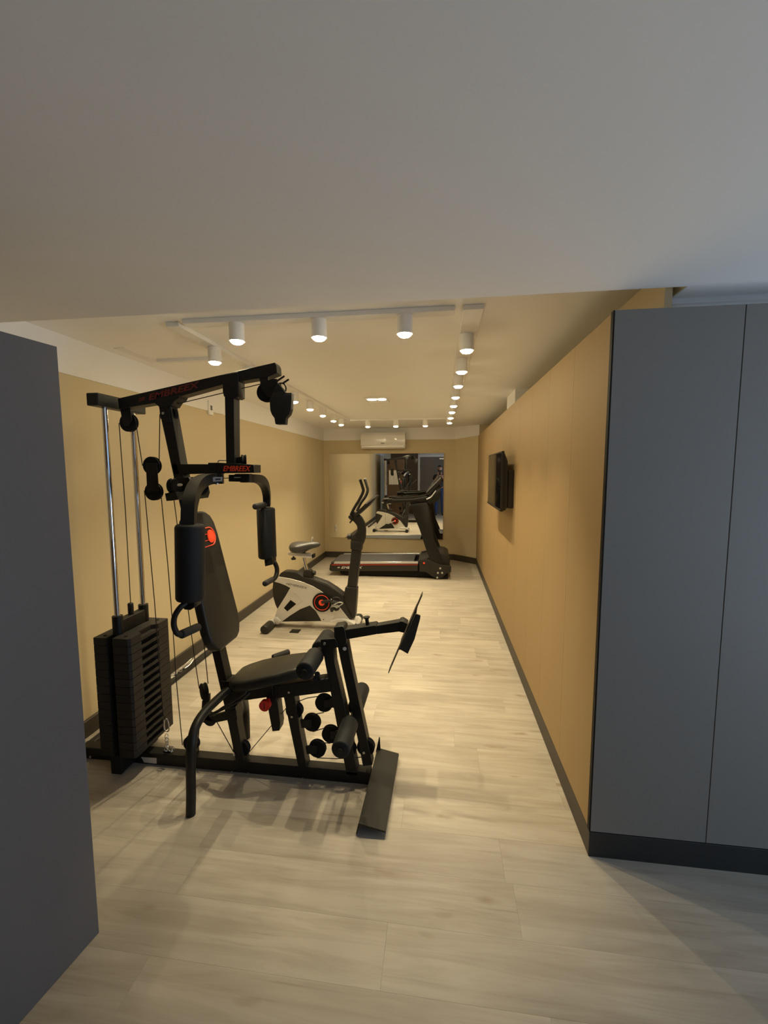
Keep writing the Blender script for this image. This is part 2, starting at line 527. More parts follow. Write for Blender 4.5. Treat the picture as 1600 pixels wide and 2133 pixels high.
# door behind the photographer
dr = tag(box('door_1', (-0.70, HY, 0.0), (0.28, HY + 0.03, 2.02), M['door'], None, 0.002), kind='structure')
bm = bmesh.new()
b_box(bm, (-0.77, HY, 0), (-0.70, HY + 0.06, 2.09)); b_box(bm, (0.28, HY, 0), (0.35, HY + 0.06, 2.09)); b_box(bm, (-0.70, HY, 2.02), (0.28, HY + 0.06, 2.09))
finish('door_frame', bm, M['white'], dr)
for z in (0.35, 1.02, 1.70):
    tube('hinge', [(-0.695, HY + 0.04, z - 0.05), (-0.695, HY + 0.04, z + 0.05)], 0.01, M['black'], dr)
box('door_closer', (-0.02, HY + 0.03, 1.93), (0.24, HY + 0.08, 1.98), M['silver2'], dr, 0.004)
tube('door_handle', [(0.22, HY + 0.03, 1.0), (0.22, HY + 0.07, 1.0), (0.11, HY + 0.075, 1.0)], 0.009, M['silver2'], dr)
bd = tag(box('notice_board', (-1.60, 1.1555, 1.10), (-1.30, 1.168, 1.55), M['white'], None, 0.001),
         'pale blank board on the gym side of the left cupboard, seen in the mirror', 'board')

# ================================================================== TRACKS AND LAMPS
LZ, R_ = 2.155, 0.036
tk = thing('light_track', (-0.58, 4.1, CE), 'white rectangular ceiling track that carries the round spotlights', 'lighting track')
box('rail', (-1.24, 2.00, 2.238), (0.06, 2.07, CE), M['white'], tk, 0.002)
box('rail', (0.095, 2.00, 2.238), (0.185, 6.1, CE), M['white'], tk, 0.002)
box('rail', (-1.345, 2.03, 2.238), (-1.275, 6.1, CE), M['white'], tk, 0.002)
box('rail', (-1.27, 6.06, 2.238), (0.09, 6.13, CE), M['white'], tk, 0.002)
first = None


def lamp(x, y, label, group):
    global first
    if first is None:
        t = thing('spotlight', (x, y, LZ), label, 'spotlight', group)
        bm = bmesh.new()
        n = 28
        prof = [(R_ - 0.005, LZ + 0.012), (R_ - 0.004, LZ), (R_, LZ), (R_, LZ + 0.082), (R_ - 0.004, LZ + 0.084)]
        b_tube(bm, [Vector((x, y, z)) for _, z in prof], [r for r, _ in prof], n)
        finish('housing', bm, M['white'], t)
        bm = bmesh.new()
        rl = R_ - 0.005
        pf = [(rl, LZ + 0.003), (rl, LZ - 0.001), (rl * 0.92, LZ - 0.006), (rl * 0.70, LZ - 0.011), (rl * 0.35, LZ - 0.0135)]
        b_tube(bm, [Vector((x, y, z)) for _, z in pf], [r for r, _ in pf], 20)
        finish('lens', bm, M['glow'], t)
        ld = bpy.data.lights.new('bulb', 'SPOT')
        ld.energy = LAMP_W
        ld.color = LAMP_C
        ld.spot_size = math.radians(88)
        ld.spot_blend = 1.0
        ld.shadow_soft_size = 0.008
        l = bpy.data.objects.new('bulb', ld)
        COL.objects.link(l)
        l.parent = t
        l.location = (0, 0, -0.032)
        first = t
    else:
        t = first.copy(); COL.objects.link(t)
        t.location = (x, y, LZ); t['label'] = label; t['group'] = group
        for ch in first.children:
            c = ch.copy(); COL.objects.link(c); c.parent = t


ordn = ['first', 'second', 'third', 'fourth', 'fifth', 'sixth', 'seventh', 'eighth']
for k, x in enumerate((-0.98, -0.572, -0.167)):
    lamp(x, 2.035, 'white round spotlight on the near cross track, %s from the left' % ordn[k], 'spotlights on the near track')
for k, y in enumerate((2.35, 2.84, 3.31, 3.80, 4.29, 4.74, 5.25, 5.77)):
    lamp(0.133 - 0.002 * k, y, 'white round spotlight on the right-hand track, %s from the camera' % ordn[k], 'spotlights on the right track')
for k, y in enumerate((2.40, 2.88, 3.36, 3.83, 4.32, 4.82, 5.34, 5.79)):
    lamp(-1.295 - 0.006 * k, y, 'white round spotlight on the left-hand track, %s from the camera' % ordn[k], 'spotlights on the left track')
for k, x in enumerate((-1.02, -0.62, -0.208)):
    lamp(x, 6.09, 'white round spotlight on the far cross track, %s from the left' % ordn[k], 'spotlights on the far track')
dl = thing('recessed_downlight', (-0.64, 4.43, CE), 'square recessed twin downlight in the middle of the ceiling', 'downlight')
bm = bmesh.new()
for lo_, hi_ in (((-0.76, 4.27, 2.252), (-0.745, 4.60, CE)), ((-0.545, 4.27, 2.252), (-0.53, 4.60, CE)), ((-0.745, 4.27, 2.252), (-0.545, 4.285, CE)), ((-0.745, 4.585, 2.252), (-0.545, 4.60, CE))):
    b_box(bm, lo_, hi_)
finish('frame', bm, M['white'], dl)
for xx in (-0.695, -0.595):
    bm = bmesh.new(); b_tube(bm, [Vector((xx, 4.43, 2.259)), Vector((xx, 4.43, 2.253))], 0.045, 24)
    finish('bulb', bm, M['glow2'], dl)
    ld = bpy.data.lights.new('bulb_light', 'SPOT'); ld.energy = 26; ld.color = LAMP_C; ld.spot_size = math.radians(80); ld.spot_blend = 1.0; ld.shadow_soft_size = 0.04
    l = bpy.data.objects.new('bulb_light', ld); COL.objects.link(l); l.parent = dl; l.location = Vector((xx, 4.43, 2.245)) - WL[dl.name]

# ================================================================== AIR CONDITIONER, MIRROR, TV, SMALL FITTINGS
ac = thing('air_conditioner', (-0.95, 7.35, 1.90), 'white split air conditioner on the far wall above the mirror', 'air conditioner')
prism('body', [(-1.325, 7.368, 2.17), (-1.325, 7.20, 2.17), (-1.325, 7.165, 2.12), (-1.325, 7.165, 1.96), (-1.325, 7.21, 1.905), (-1.325, 7.368, 1.905)], (0.75, 0, 0), M['acwhite'], ac, 0.008, 2)
box('vane', (-1.30, 7.172, 1.925), (-0.60, 7.20, 1.95), M['silver'], ac, 0.002)
box('badge', (-0.98, 7.160, 1.985), (-0.92, 7.166, 1.993), M['print'], ac)
mr = thing('wall_mirror', (-0.93, BY, 0.36), 'large frameless mirror in two panes on the far wall behind the treadmill', 'mirror')
box('mirror_pane', (-1.928, BY - 0.006, 0.356), (-0.9325, BY - 0.0005, 1.826), M['mirror'], mr)
box('mirror_pane', (-0.9305, BY - 0.006, 0.356), (0.062, BY - 0.0005, 1.826), M['mirror'], mr)

tv = thing('television', (0.55, 4.1, 1.2), 'black flat television on a bracket on the tan right-hand wall', 'television')
prism('shell', [(0.497, 3.605, 1.195), (0.497, 3.605, 1.69), (0.497, 4.555, 1.69), (0.497, 4.555, 1.195)], (0.022, 0, 0), M['tvblack'], tv, 0.003, 1)
bm = bmesh.new()
b_prism(bm, [Vector((a, 3.62, b)) for a, b in ((0.518, 1.685), (0.548, 1.61), (0.552, 1.56), (0.556, 1.24), (0.54, 1.205), (0.518, 1.20))], Vector((0, 0.92, 0)), 0.003, 1)
finish('back_cover', bm, M['tvblack'], tv)
box('screen', (0.4955, 3.62, 1.215), (0.497, 4.54, 1.677), M['screen'], tv)
box('bezel_bottom', (0.493, 3.607, 1.197), (0.497, 4.553, 1.212), M['charcoal'], tv)
box('wall_bracket', (0.5565, 3.63, 1.22), (RX - 0.0005, 4.15, 1.535), M['tvblack'], tv, 0.003)


def wallbit(name, lo_, hi_, label, cat, inner=None):
    t = tag(box(name, lo_, hi_, M['white'], None, 0.002), label, cat)
    if inner: box(*inner, M['print'], t)


p = at_z(615, 1315, 0.0)
fo = tag(box('floor_socket', (p.x - 0.045, p.y - 0.045, 0.0), (p.x + 0.045, p.y + 0.045, 0.004), M['black'], None, 0.001),
         'small square dark floor socket beside the exercise bike', 'socket')
bm = bmesh.new(); b_tube(bm, [Vector((p.x, p.y, 0.0035)), Vector((p.x, p.y, 0.006))], 0.022, 20); finish('socket_lid', bm, M['charcoal'], fo)
q = at(645, 1128, 6.2); yy = LX / q.x * 6.2 if q.x else 6
wallbit('wall_socket', (LX + 0.0005, 6.55, 0.36), (LX + 0.012, 6.63, 0.48), 'white wall socket low on the left wall behind the bike saddle', 'socket',
        ('socket_insert', (LX + 0.011, 6.575, 0.395), (LX + 0.0135, 6.605, 0.445)))
wallbit('wall_sensor', (LX + 0.0005, 3.58, 2.025), (LX + 0.02, 3.65, 2.145), 'small white sensor box high on the left wall', 'sensor',  # sensor box, not a switch
        ('sensor_window', (LX + 0.019, 3.60, 2.065), (LX + 0.0215, 3.63, 2.105)))

# ================================================================== MULTI-GYM
YN = 1.935               # near faces of the main uprights
YC = 1.965
YF = 1.995
gym = thing('multi_gym', (-1.0, YC, 0), 'black multi-station home gym with weight stack, padded seat and red lettering', 'multi-gym')
B = M['black']


def g(name, px, y0=YN, y1=YF, mat=B, tr=None, bev=0.0016, parent=None):
    return slab(name, px, y0, y1, mat, parent or gym, bev, tr)


# base
box('base_beam', (-1.90, YN, 0.0), (-0.34, YF, 0.062), B, gym, 0.004)
box('rear_stabiliser', (-1.930, 1.84, 0.0), (-1.890, 3.28, 0.036), M['rail'], gym, 0.004)
box('stack_foot', (-1.645, 1.865, 0.0), (-1.585, 2.14, 0.075), B, gym, 0.003)
for pxy in ((189, 1576), (483, 1608), (517, 1611), (630, 1622)):
    c = at(*pxy, YN)
    disc('bolt', c, 0.006, YN - 0.005, YN, M['steel'], gym, 12)
g('warning_label', [(294, 1577), (326, 1579), (326, 1591), (300, 1588)], YN - 0.001, YN - 0.0003, M['silver'], None, 0)
# rods, crossbar, boom
for yy in (1.905, 2.095):
    tube('guide_rod', [(-1.60, yy, 0.07), (-1.60, yy, 1.845)], 0.0135, M['chrome'], gym, 20)
box('top_crossbar', (-1.632, 1.835, 1.835), (-1.572, 2.165, 1.893), B, gym, 0.004)
z6 = lambda u, v: (180 + u / 6.66, 740 + v / 6.66)
g('boom', [(244.5, 830), (572.5, 755), (576, 762), (577, 777), (560, 784), (466, 800), (330, 838), (247.6, 852)])
bl, br = at(290, 842, YN - 0.0005), at(418, 809, YN - 0.0005)
text('boom_lettering', '= EMBREEX', bl + Vector((0, 0, 0.006)), (br - bl), Vector((-(br - bl).z, 0, (br - bl).x)), 0.028, (br - bl).length, M['darkred'], gym)
# rear upright: upper and lower
g('rear_upright', [(329, 838), (352, 832), (376, 965), (459, 1360), (472, 1418), (488, 1475), (510, 1592), (492, 1590), (469, 1479), (441.8, 1360), (361.7, 994), (336, 875)])
g('boom_gusset', [(320, 838), (375, 822), (371, 830), (362, 836), (356, 846), (332, 848)], YN - 0.006, YF + 0.006)
g('upright_shoe', [(466, 1472), (490, 1472), (494, 1500), (474, 1504)], YN - 0.004, YF + 0.004)
g('pulley_cheek', [(332, 855), (352, 851), (356, 880), (343, 880), (334, 872)], YN - 0.005, YN, B)


def pulley(px, py, r=0.0445, yc=YC, w=0.024, name='pulley'):
    c = at(px, py, yc - w / 2)
    return disc(name, c, r, yc - w / 2, yc + w / 2, M['dark'], gym, 28, True)


pulley(350, 863, 0.040)
disc('bolt', at(340, 861, YN - 0.008), 0.007, YN - 0.011, YN - 0.004, M['steel'], gym, 12)
g('pulley_bracket', [z6(455, 700), z6(600, 720), z6(630, 900), z6(580, 980), z6(520, 980), z6(490, 880)], 1.945, 1.952, B)
pulley(265.4, 880)
# floating double pulley
g('floating_block', [z6(820, 1500), z6(975, 1500), z6(1000, 1880), z6(840, 1900)], 1.944, 1.950)
g('floating_block', [z6(820, 1500), z6(975, 1500), z6(1000, 1880), z6(840, 1900)], 1.980, 1.986)
pulley(314, 970); pulley(317.8, 1024)
# front drop post, mid bar, sign plate
z32 = lambda u, v: (160 + u / 3.2, 740 + v / 3.2)
g('drop_sleeve', [z32(970, 130), z32(1075, 110), z32(1078, 275), z32(1060, 285), z32(980, 275), z32(972, 240)], YN - 0.004, YF + 0.004)
g('drop_post', [(468, 820), (487, 820), (488.5, 967), (471, 967)])
z8 = lambda u, v: (340 + u / 8, 920 + v / 8)
g('mid_bar', [z8(150, 372), z8(760, 375), z8(920, 380), z8(920, 530), z8(180, 545)])
g('mid_sleeve', [z8(745, 352), z8(915, 350), z8(915, 535), z8(745, 530)], YN - 0.004, YF + 0.004)
g('sign_box', [z8(905, 350), z8(1510, 382), z8(1512, 520), z8(905, 528)], YN - 0.01, YF + 0.01)
a_, b_ = at(*z8(1000, 492), YN - 0.0105), at(*z8(1440, 492), YN - 0.0105)
text('sign_lettering', 'EMBREEX', a_, (b_ - a_), (0, 0, 1), 0.025, (b_ - a_).length + 0.006, M['redprint'], gym, 0.3, 0.008)
tube('limit_pin', [at(*z8(915, 345), YN + 0.01), at(*z8(920, 318), YN + 0.01), at(*z8(945, 312), YN + 0.01), at(*z8(1045, 312), YN + 0.01)], 0.003, M['steel'], gym, 8)
# small swivel pulley behind the sign
cc = at(*z8(1345, 300), YC)
bm = bmesh.new(); dv = Vector((0.9, 0.43, 0)); b_tube(bm, [cc - dv * 0.012, cc - dv * 0.008, cc, cc + dv * 0.008, cc + dv * 0.012], [0.022, 0.025, 0.021, 0.025, 0.022], 24)
finish('pulley', bm, M['dark'], gym)
g('pulley_cheek', [z8(1220, 265), z8(1290, 250), z8(1310, 235), z8(1320, 370), z8(1215, 360)], YC - 0.012, YC + 0.012)
# front boom pulley
z15 = lambda u, v: (540 + u / 15.24, 760 + v / 15.24)
g('pulley_bracket', [(539, 783), (559, 779), (558, 792), (566, 789), (577, 789), (578, 799), (585, 808), (580, 825), (556, 826), (545, 812)], 1.938, 1.950)
pulley(553, 817, 0.044)
# press arm pivot hub
g('pivot_hub', [z8(165, 600), z8(420, 590), z8(470, 680), z8(520, 700), z8(560, 860), z8(530, 960), z8(270, 960), z8(230, 850)], YN - 0.03, YF + 0.03, B)
g('lever_stub', [z8(25, 865), z8(90, 850), z8(200, 840), z8(255, 960), z8(130, 985), z8(50, 990)], 1.80, 1.90)
g('stub_bracket', [z8(65, 710), z8(120, 690), z8(230, 700), z8(230, 880), z8(90, 850)], 1.84, 1.88)
for (u, v, rr, yv) in ((165, 735, 0.034, 1.82), (630, 770, 0.034, 1.87)):
    cc = at(*z8(u, v), yv)
    dv = Vector((1, 0.05, 0)) if u < 300 else Vector((0.5, -0.86, 0))
    bm = bmesh.new(); b_tube(bm, [cc - dv * 0.014, cc - dv * 0.009, cc, cc + dv * 0.009, cc + dv * 0.014], [rr * 0.92, rr, rr * 0.86, rr, rr * 0.92], 24)
    finish('pulley', bm, M['dark'], gym)
disc('bolt', at(*z8(262, 722), 1.80), 0.006, 1.795, 1.82, M['steel'], gym, 12)

# ---- pec arms
S2 = math.sqrt(2)
na = tube('butterfly_arm', [at(465, 997, 1.92), at(445, 997, 1.90), at(425, 1000, 1.82), at(409, 1012, 1.68), at(399, 1035, 1.56), at(394.5, 1060, 1.51), at(393.5, 1098, 1.49)],
          0.026 * S2 * 0.92, B, gym, 4, 4, math.pi / 4)
slab('serial_label', [z8(828, 598), z8(848, 588), z8(980, 590), z8(975, 660), z8(822, 668)], 1.862, 1.863, M['label'], gym, 0)
slab('serial_print', [z8(870, 615), z8(960, 612), z8(955, 640), z8(868, 642)], 1.861, 1.862, M['print'], gym, 0)
tube('bolt', [at(*z8(895, 690), 1.88), at(*z8(897, 712), 1.88)], 0.007, M['steel'], gym, 10)
rcyl('arm_pad', at(395.5, 1092, 1.475), at(397, 1250, 1.475), 0.0525, M['foam'], gym)
g('arm_clamp', [(376, 1248), (405, 1247), (405.5, 1264), (396, 1271), (384, 1270), (377, 1262)], 1.445, 1.49)
tube('arm_handle', [at(388, 1256, 1.45), at(375, 1266, 1.43), at(364, 1284, 1.42), at(362.5, 1304, 1.42), at(370, 1320, 1.43), at(381, 1321, 1.45)],
     0.0105, B, gym, 12, 5)
rcyl('hand_grip', at(377, 1322, 1.44), at(413, 1306, 1.56), 0.0165, M['grip'], gym, 20, 0.006)
# far arm
g('arm_clamp', [(476, 989), (487, 989), (490, 987), (520, 987), (520, 1004), (476, 1003)], 1.955, 1.985)
g('arm_collar', [(500, 988), (515, 987), (518, 1004), (502, 1005)], 1.950, 1.995)
box('clamp_slot', *(lambda c: (c - Vector((0.022, 0.001, 0.002)), c + Vector((0.022, 0.0, 0.002))))(at(497, 994.5, 1.954)), M['steel'], gym)
tube('butterfly_arm', [at(505, 996.5, 1.97), at(525, 996.5, 2.02), at(541, 999, 2.12), at(551, 1010, 2.27), at(555.5, 1030, 2.40), at(556, 1054, 2.42)],
     0.022 * S2 * 0.92, B, gym, 4, 4, math.pi / 4)
rcyl('arm_pad', at(553.5, 1057, 2.42), at(557.5, 1163, 2.42), 0.0535, M['foam'], gym)
rcyl('hand_grip', at(530.5, 1055.5, 2.29), at(552, 1051, 2.40), 0.0175, M['grip'], gym, 20, 0.005)
g('arm_clamp', [(550, 1160), (567, 1160), (568, 1176), (552, 1180)], 2.38, 2.44)
tube('arm_handle', [at(564, 1168, 2.42), at(572, 1172, 2.42), at(577, 1185, 2.42), at(575, 1200, 2.40), at(567, 1210, 2.36)], 0.0135, B, gym, 12, 5)
rcyl('hand_grip', at(551.5, 1216, 2.26), at(568, 1207, 2.38), 0.0165, M['grip'], gym, 20, 0.005)
tube('knob', [at(543, 1151.5, 2.39), at(549, 1152, 2.39)], 0.006, B, gym, 8)

# ---- backrest
bm = bmesh.new()
zt, zb = 1.335, 0.672
xt, xb = -1.168, -1.029
ax = Vector((xt - xb, 0, zt - zb)); ln = ax.length; ax.normalize()
outl = []
hw, hw2, Lh = 0.150, 0.095, ln
prof = [(0.0, 0.085), (0.018, 0.118), (0.06, 0.142), (0.11, 0.150), (0.55, 0.134), (0.61, 0.124), (0.648, 0.102), (0.668, 0.070), (0.675, 0.045)]
prof = [(s * ln / 0.675, h_) for s, h_ in prof]
cY = 1.955
for s_, h_ in prof: outl.append(Vector((xb, cY - h_, zb)) + ax * s_)
for s_, h_ in prof[::-1]: outl.append(Vector((xb, cY + h_, zb)) + ax * s_)
nrm = Vector((-ax.z, 0, ax.x))
b_prism(bm, [p + nrm * 0.002 for p in outl], nrm * 0.05, 0.014, 3)
bk = finish('backrest', bm, M['vinyl'], gym, ang=60)
# comet badge on the backrest
bc = Vector((xb, 0, zb)) + ax * ((1.205 - zb) / ax.z) - nrm * 0.0008
bm = bmesh.new()
cc = bc + Vector((0, cY + 0.035, 0)); cc.y = cY + 0.046


def ringpts(c, r, a0, a1, k, squash=1.0):
    return [c + Vector((0, 1, 0)) * math.cos(a0 + (a1 - a0) * i / k) * r + ax * math.sin(a0 + (a1 - a0) * i / k) * r * squash for i in range(k + 1)]


b_tube(bm, ringpts(cc, 0.045, -math.pi / 2, math.pi / 2, 14), 0.0028, 6)
for s_ in (-1, 1):
    e0 = cc + ax * 0.045 * s_
    b_tube(bm, [e0, e0 - Vector((0, 0.105, 0))], 0.0028, 6)
for s_ in (-0.36, 0.33):
    e0 = cc + ax * 0.045 * s_ - Vector((0, 0.020, 0))
    b_tube(bm, [e0, e0 - Vector((0, 0.085, 0))], 0.0024, 6)
b_prism(bm, ringpts(cc + Vector((0, 0.006, 0)), 0.033, 0, 2 * math.pi * 23 / 24, 23), -nrm * 0.0016)
finish('backrest_emblem', bm, M['redprint'], gym)

# ---- seat and its frame
bm = bmesh.new()
sx0, sx1 = -1.015, -0.615
sz = lambda x: 0.515 + (x - sx0) * 0.262
pr = [(0, 0.075), (0.035, 0.105), (0.10, 0.128), (0.25, 0.125), (0.34, 0.105), (0.385, 0.080), (0.40, 0.05)]
top = [Vector((sx0 + s_, YC - 0.005 - h_, sz(sx0 + s_))) for s_, h_ in pr] + [Vector((sx0 + s_, YC - 0.005 + h_, sz(sx0 + s_))) for s_, h_ in pr[::-1]]
b_prism(bm, top, Vector((0.012, 0, -0.052)), 0.015, 3)
finish('seat_pad', bm, M['vinyl'], gym, ang=60)
z53 = lambda u, v: (340 + u / 5.333, 1340 + v / 5.333)
z35 = lambda u, v: (440 + u / 3.478, 1200 + v / 3.478)
g('seat_bracket', [z53(640, 420), z53(800, 430), z53(1090, 440), z53(1200, 445), z53(1215, 500), z53(1220, 590), z53(950, 630), z53(680, 640)], YN - 0.008, YF + 0.008)
g('seat_beam', [z35(390, 800), z35(500, 790), z35(855, 742), z35(870, 755), z35(872, 838), z35(560, 878), z35(400, 890)])
tube('pad_sleeve', [at(661, 1404.5, 1.90), at(661, 1404.5, 2.03)], 0.013, B, gym, 16)
tube('pad_sleeve', [at(657, 1414, 1.915), at(657, 1414, 2.01)], 0.012, B, gym, 16)
g('adjust_post', [z53(1150, 560), z53(1250, 590), z53(1270, 660), z53(1300, 900), z53(1290, 972), z53(1212, 980), z53(1170, 760)], YN + 0.002, YF - 0.002)
c = at(*z53(1122, 700), 1.885)
rk = tube('adjust_knob', [c, c + Vector((0, 0.028, 0)), c + Vector((0, 0.032, 0.002)), c + Vector((0, 0.05, 0.004))], [0.027, 0.027, 0.012, 0.012], M['red'], gym, 20)
rk['label'] = 'red adjustment knob'
box('knob_slot', c + Vector((-0.003, -0.001, -0.014)), c + Vector((0.003, 0.001, 0.014)), M['darkred'], gym)
# legs under the seat, curved
tube('curved_leg', [at(474, 1438, 1.93), at(452, 1458, 1.86), at(425, 1485, 1.77), at(407, 1515, 1.70), at(399.5, 1550, 1.662), at(397.5, 1600, 1.655), at(398, 1650, 1.655), Vector((-1.09, 1.655, 0.0))],
     0.021, B, gym, 16, 6)
tube('curved_leg', [at(500, 1440, 1.99), at(507, 1452, 2.12), at(511, 1472, 2.21), at(512.5, 1500, 2.215), Vector((-1.09, 2.215, 0.0))], 0.021, B, gym, 16, 5)
tube('side_handle', [at(*z53(560, 800), 1.90), at(*z53(640, 730), 1.87), at(*z53(800, 630), 1.84), at(*z53(915, 545), 1.84), at(*z53(880, 530), 1.86), at(*z53(755, 550), 1.90)], 0.006, M['charcoal'], gym, 10, 5)
tube('side_handle', [at(*z53(520, 800), 1.90), at(*z53(700, 710), 1.86), at(*z53(860, 630), 1.85), at(*z53(960, 545), 1.87)], 0.0075, M['charcoal'], gym, 10, 5)
rcyl('seat_grip', at(568, 1370, 2.12), at(602, 1358, 2.20), 0.0165, M['grip'], gym, 18, 0.005)
# crank arm of low pulley
g('low_arm', [z53(430, 640), z53(510, 560), z53(512, 640), z53(440, 740), z53(440, 840), z53(560, 800), z53(700, 760), z53(715, 855), z53(590, 880), z53(520, 915), z53(440, 880), z53(422, 760)], 1.93, 1.945)
cc = at(*z53(455, 530), 1.945)
dv = Vector((0.72, 0.69, 0))
bm = bmesh.new(); b_tube(bm, [cc - dv * 0.014, cc - dv * 0.009, cc, cc + dv * 0.009, cc + dv * 0.014], [0.038, 0.041, 0.036, 0.041, 0.038], 26)
finish('pulley', bm, M['dark'], gym)
pulley(436, 1500, 0.034, 1.95)
disc('pivot_bolt', at(*z53(785, 770), YN - 0.004), 0.016, YN - 0.008, YN, B, gym, 18)
# ---- front posts and lever
z8b = lambda u, v: (600 + u / 8, 1380 + v / 8)
g('front_post', [z35(520, 850), z35(600, 845), (623.7, 1518), (638.7, 1598), (641, 1612), (623, 1612), (620.6, 1596), (600.6, 1500)])
g('leg_post', [z35(810, 460), z35(885, 500), (697, 1382), (719, 1477.5), (744, 1609), (746, 1616), (722, 1614), (695, 1475), (677.5, 1382), z35(805, 520)])
g('leg_lever', [(700, 1322), (722, 1330), (731, 1382), (766, 1547), (776, 1594), (756, 1596.5), (745.6, 1542), (710.6, 1382), (702, 1340)], YN + 0.004, YF - 0.004)
z5f = lambda u, v: (600 + u / 5.333, 1220 + v / 5.333)
g('lever_head', [z5f(508, 465), z5f(600, 450), z5f(625, 470), z5f(650, 600), z5f(650, 650), z5f(545, 690), z5f(515, 600)], YN - 0.006, YF + 0.006)
g('lever_bracket', [z5f(360, 600), z5f(520, 585), z5f(550, 640), z5f(540, 690), z5f(460, 710), z5f(400, 700), z5f(365, 680)], YN - 0.012, YN - 0.004)
g('lever_bracket', [z5f(360, 600), z5f(520, 585), z5f(550, 640), z5f(540, 690), z5f(460, 710), z5f(400, 700), z5f(365, 680)], YF + 0.006, YF + 0.014)
for (u, v) in ((405, 645), ):
    disc('bolt', at(*z5f(u, v), YN - 0.013), 0.007, YN - 0.016, YN - 0.010, M['steel'], gym, 12)
disc('bolt', at(*z5f(628, 702), YN + 0.0), 0.009, YN - 0.001, YN + 0.005, M['silver'], gym, 14)
g('press_sleeve', [z5f(620, 492), z5f(965, 440), z5f(983, 452), z5f(985, 540), z5f(650, 598)])
g('press_beam', [z5f(980, 448), z5f(1245, 402), z5f(1300, 430), z5f(1285, 520), z5f(1230, 512), z5f(985, 540)], YN + 0.006, YF - 0.006)
g('press_hinge', [z5f(1235, 400), z5f(1270, 392), z5f(1330, 430), z5f(1290, 525), z5f(1240, 515)], YN, YF)
tube('pull_pin', [at(*z5f(885, 435), YC), at(*z5f(875, 370), YC)], 0.009, B, gym, 12)
tube('pull_pin_head', [at(*z5f(875, 370), YC), at(*z5f(873, 355), YC), at(*z5f(872, 345), YC)], [0.009, 0.016, 0.017], B, gym, 14)
# upper foot plate: flat plate tilted, plus its flange
pa, pb = at(879, 1236, YC), at(810, 1396, YC)
fdir = (pb - pa); fn = Vector((-fdir.z, 0, fdir.x)).normalized()
if fn.x < 0: fn = -fn
pm0, pm1 = at(*z5f(1418, 270), YC), at(*z5f(1235, 680), YC)
prism('foot_plate', [pa + Vector((0, -0.03, 0)), pb + Vector((0, -0.03, 0)), pb + Vector((0, 0.03, 0)), pa + Vector((0, 0.03, 0))], fn * 0.004, B, gym, 0.001)
g('foot_pad', [z5f(1415, 310), z5f(1472, 332), z5f(1468, 370), z5f(1405, 600), z5f(1330, 759), z5f(1236, 705), z5f(1262, 640), z5f(1330, 500)], YN - 0.05, YN - 0.042, M['charcoal'])
prism('foot_pad_web', [pm0 + Vector((0, -0.03, 0)), pm1 + Vector((0, -0.03, 0)), pm1 + Vector((0, 0.10, 0)), pm0 + Vector((0, 0.10, 0))], fn * 0.007, M['vinyl'], gym, 0.001)
# low pulleys
for (u, v, sx) in ((594, 687, 1), (390, 1015, -1), (705, 1210, 1), (480, 1452, -1)):
    px_, py_ = z8b(u, v)
    pulley(px_, py_, 0.0445)
    if sx > 0: g('pulley_stub', [(px_, py_ - 8), (px_ + 24, py_ - 9), (px_ + 26, py_ + 9), (px_, py_ + 8)], 1.945, 1.955)
    else: g('pulley_stub', [(px_, py_ - 8), (px_ - 24, py_ - 7), (px_ - 21, py_ + 10), (px_, py_ + 9)], 1.945, 1.955)
for (px_, py_, r) in ((612, 1482, 0.043), (501, 1561, 0.043), (724, 1563, 0.042), (761.5, 1558.5, 0.044), (396, 1551, 0.041)):
    pulley(px_, py_, r, YC, 0.030)
g('pulley_bracket', [(388, 1552), (404, 1552), (408, 1582), (386, 1580)], 1.945, 1.985)
for pxy in ((602, 1442), (608, 1493), (488, 1572), (758, 1568)):
    disc('bolt', at(*pxy, YN - 0.006), 0.006, YN - 0.0095, YN - 0.003, M['steel'], gym, 12)
# rollers
zt_ = at(634.5, 1399, 1.76)
rcyl('foam_roller', zt_, Vector((zt_.x, 1.93, zt_.z)), 0.0425, M['foam'], gym, 28, 0.008)
rcyl('foam_roller', Vector((zt_.x, 2.0, zt_.z)), Vector((zt_.x, 2.17, zt_.z)), 0.0425, M['foam'], gym, 28, 0.008)
tube('roller_tube', [Vector((zt_.x, 1.75, zt_.z)), Vector((zt_.x, 2.18, zt_.z))], 0.013, B, gym, 14)
zq = at(709, 1563, 1.70)
rcyl('foam_roller', zq, Vector((zq.x, 1.90, zq.z)), 0.041, M['foam'], gym, 28, 0.008)
rcyl('foam_roller', Vector((zq.x, 2.03, zq.z)), Vector((zq.x, 2.23, zq.z)), 0.041, M['foam'], gym, 28, 0.008)
tube('roller_tube', [Vector((zq.x, 1.69, zq.z)), Vector((zq.x, 2.24, zq.z))], 0.012, B, gym, 14)
# floor foot plate, an angle profile
fA = [(-0.330, 1.655), (-0.325, 2.20)]
prism('floor_foot_plate', [(-0.335, 1.64, 0.008), (-0.324, 1.64, 0.056), (-0.318, 1.64, 0.056), (-0.21, 1.64, 0.034), (-0.208, 1.64, 0.026), (-0.320, 1.64, 0.047), (-0.329, 1.64, 0.008)],
      (0.008, 0.50, 0), B, gym, 0.0)
prism('plate_gusset', [(-0.322, 2.12, 0.045), (-0.305, 2.13, 0.125), (-0.300, 2.125, 0.045)], (0.004, 0, 0), B, gym)
box('plate_mount', (-0.345, YN, 0.0), (-0.322, YF, 0.062), B, gym, 0.002)

# ---- cables
CB = M['cable']


def cab(pts, r=0.0022, Y=YC):
    tube('cable', [at(p[0], p[1], p[2] if len(p) > 2 else Y) for p in pts], r, CB, gym, 6)


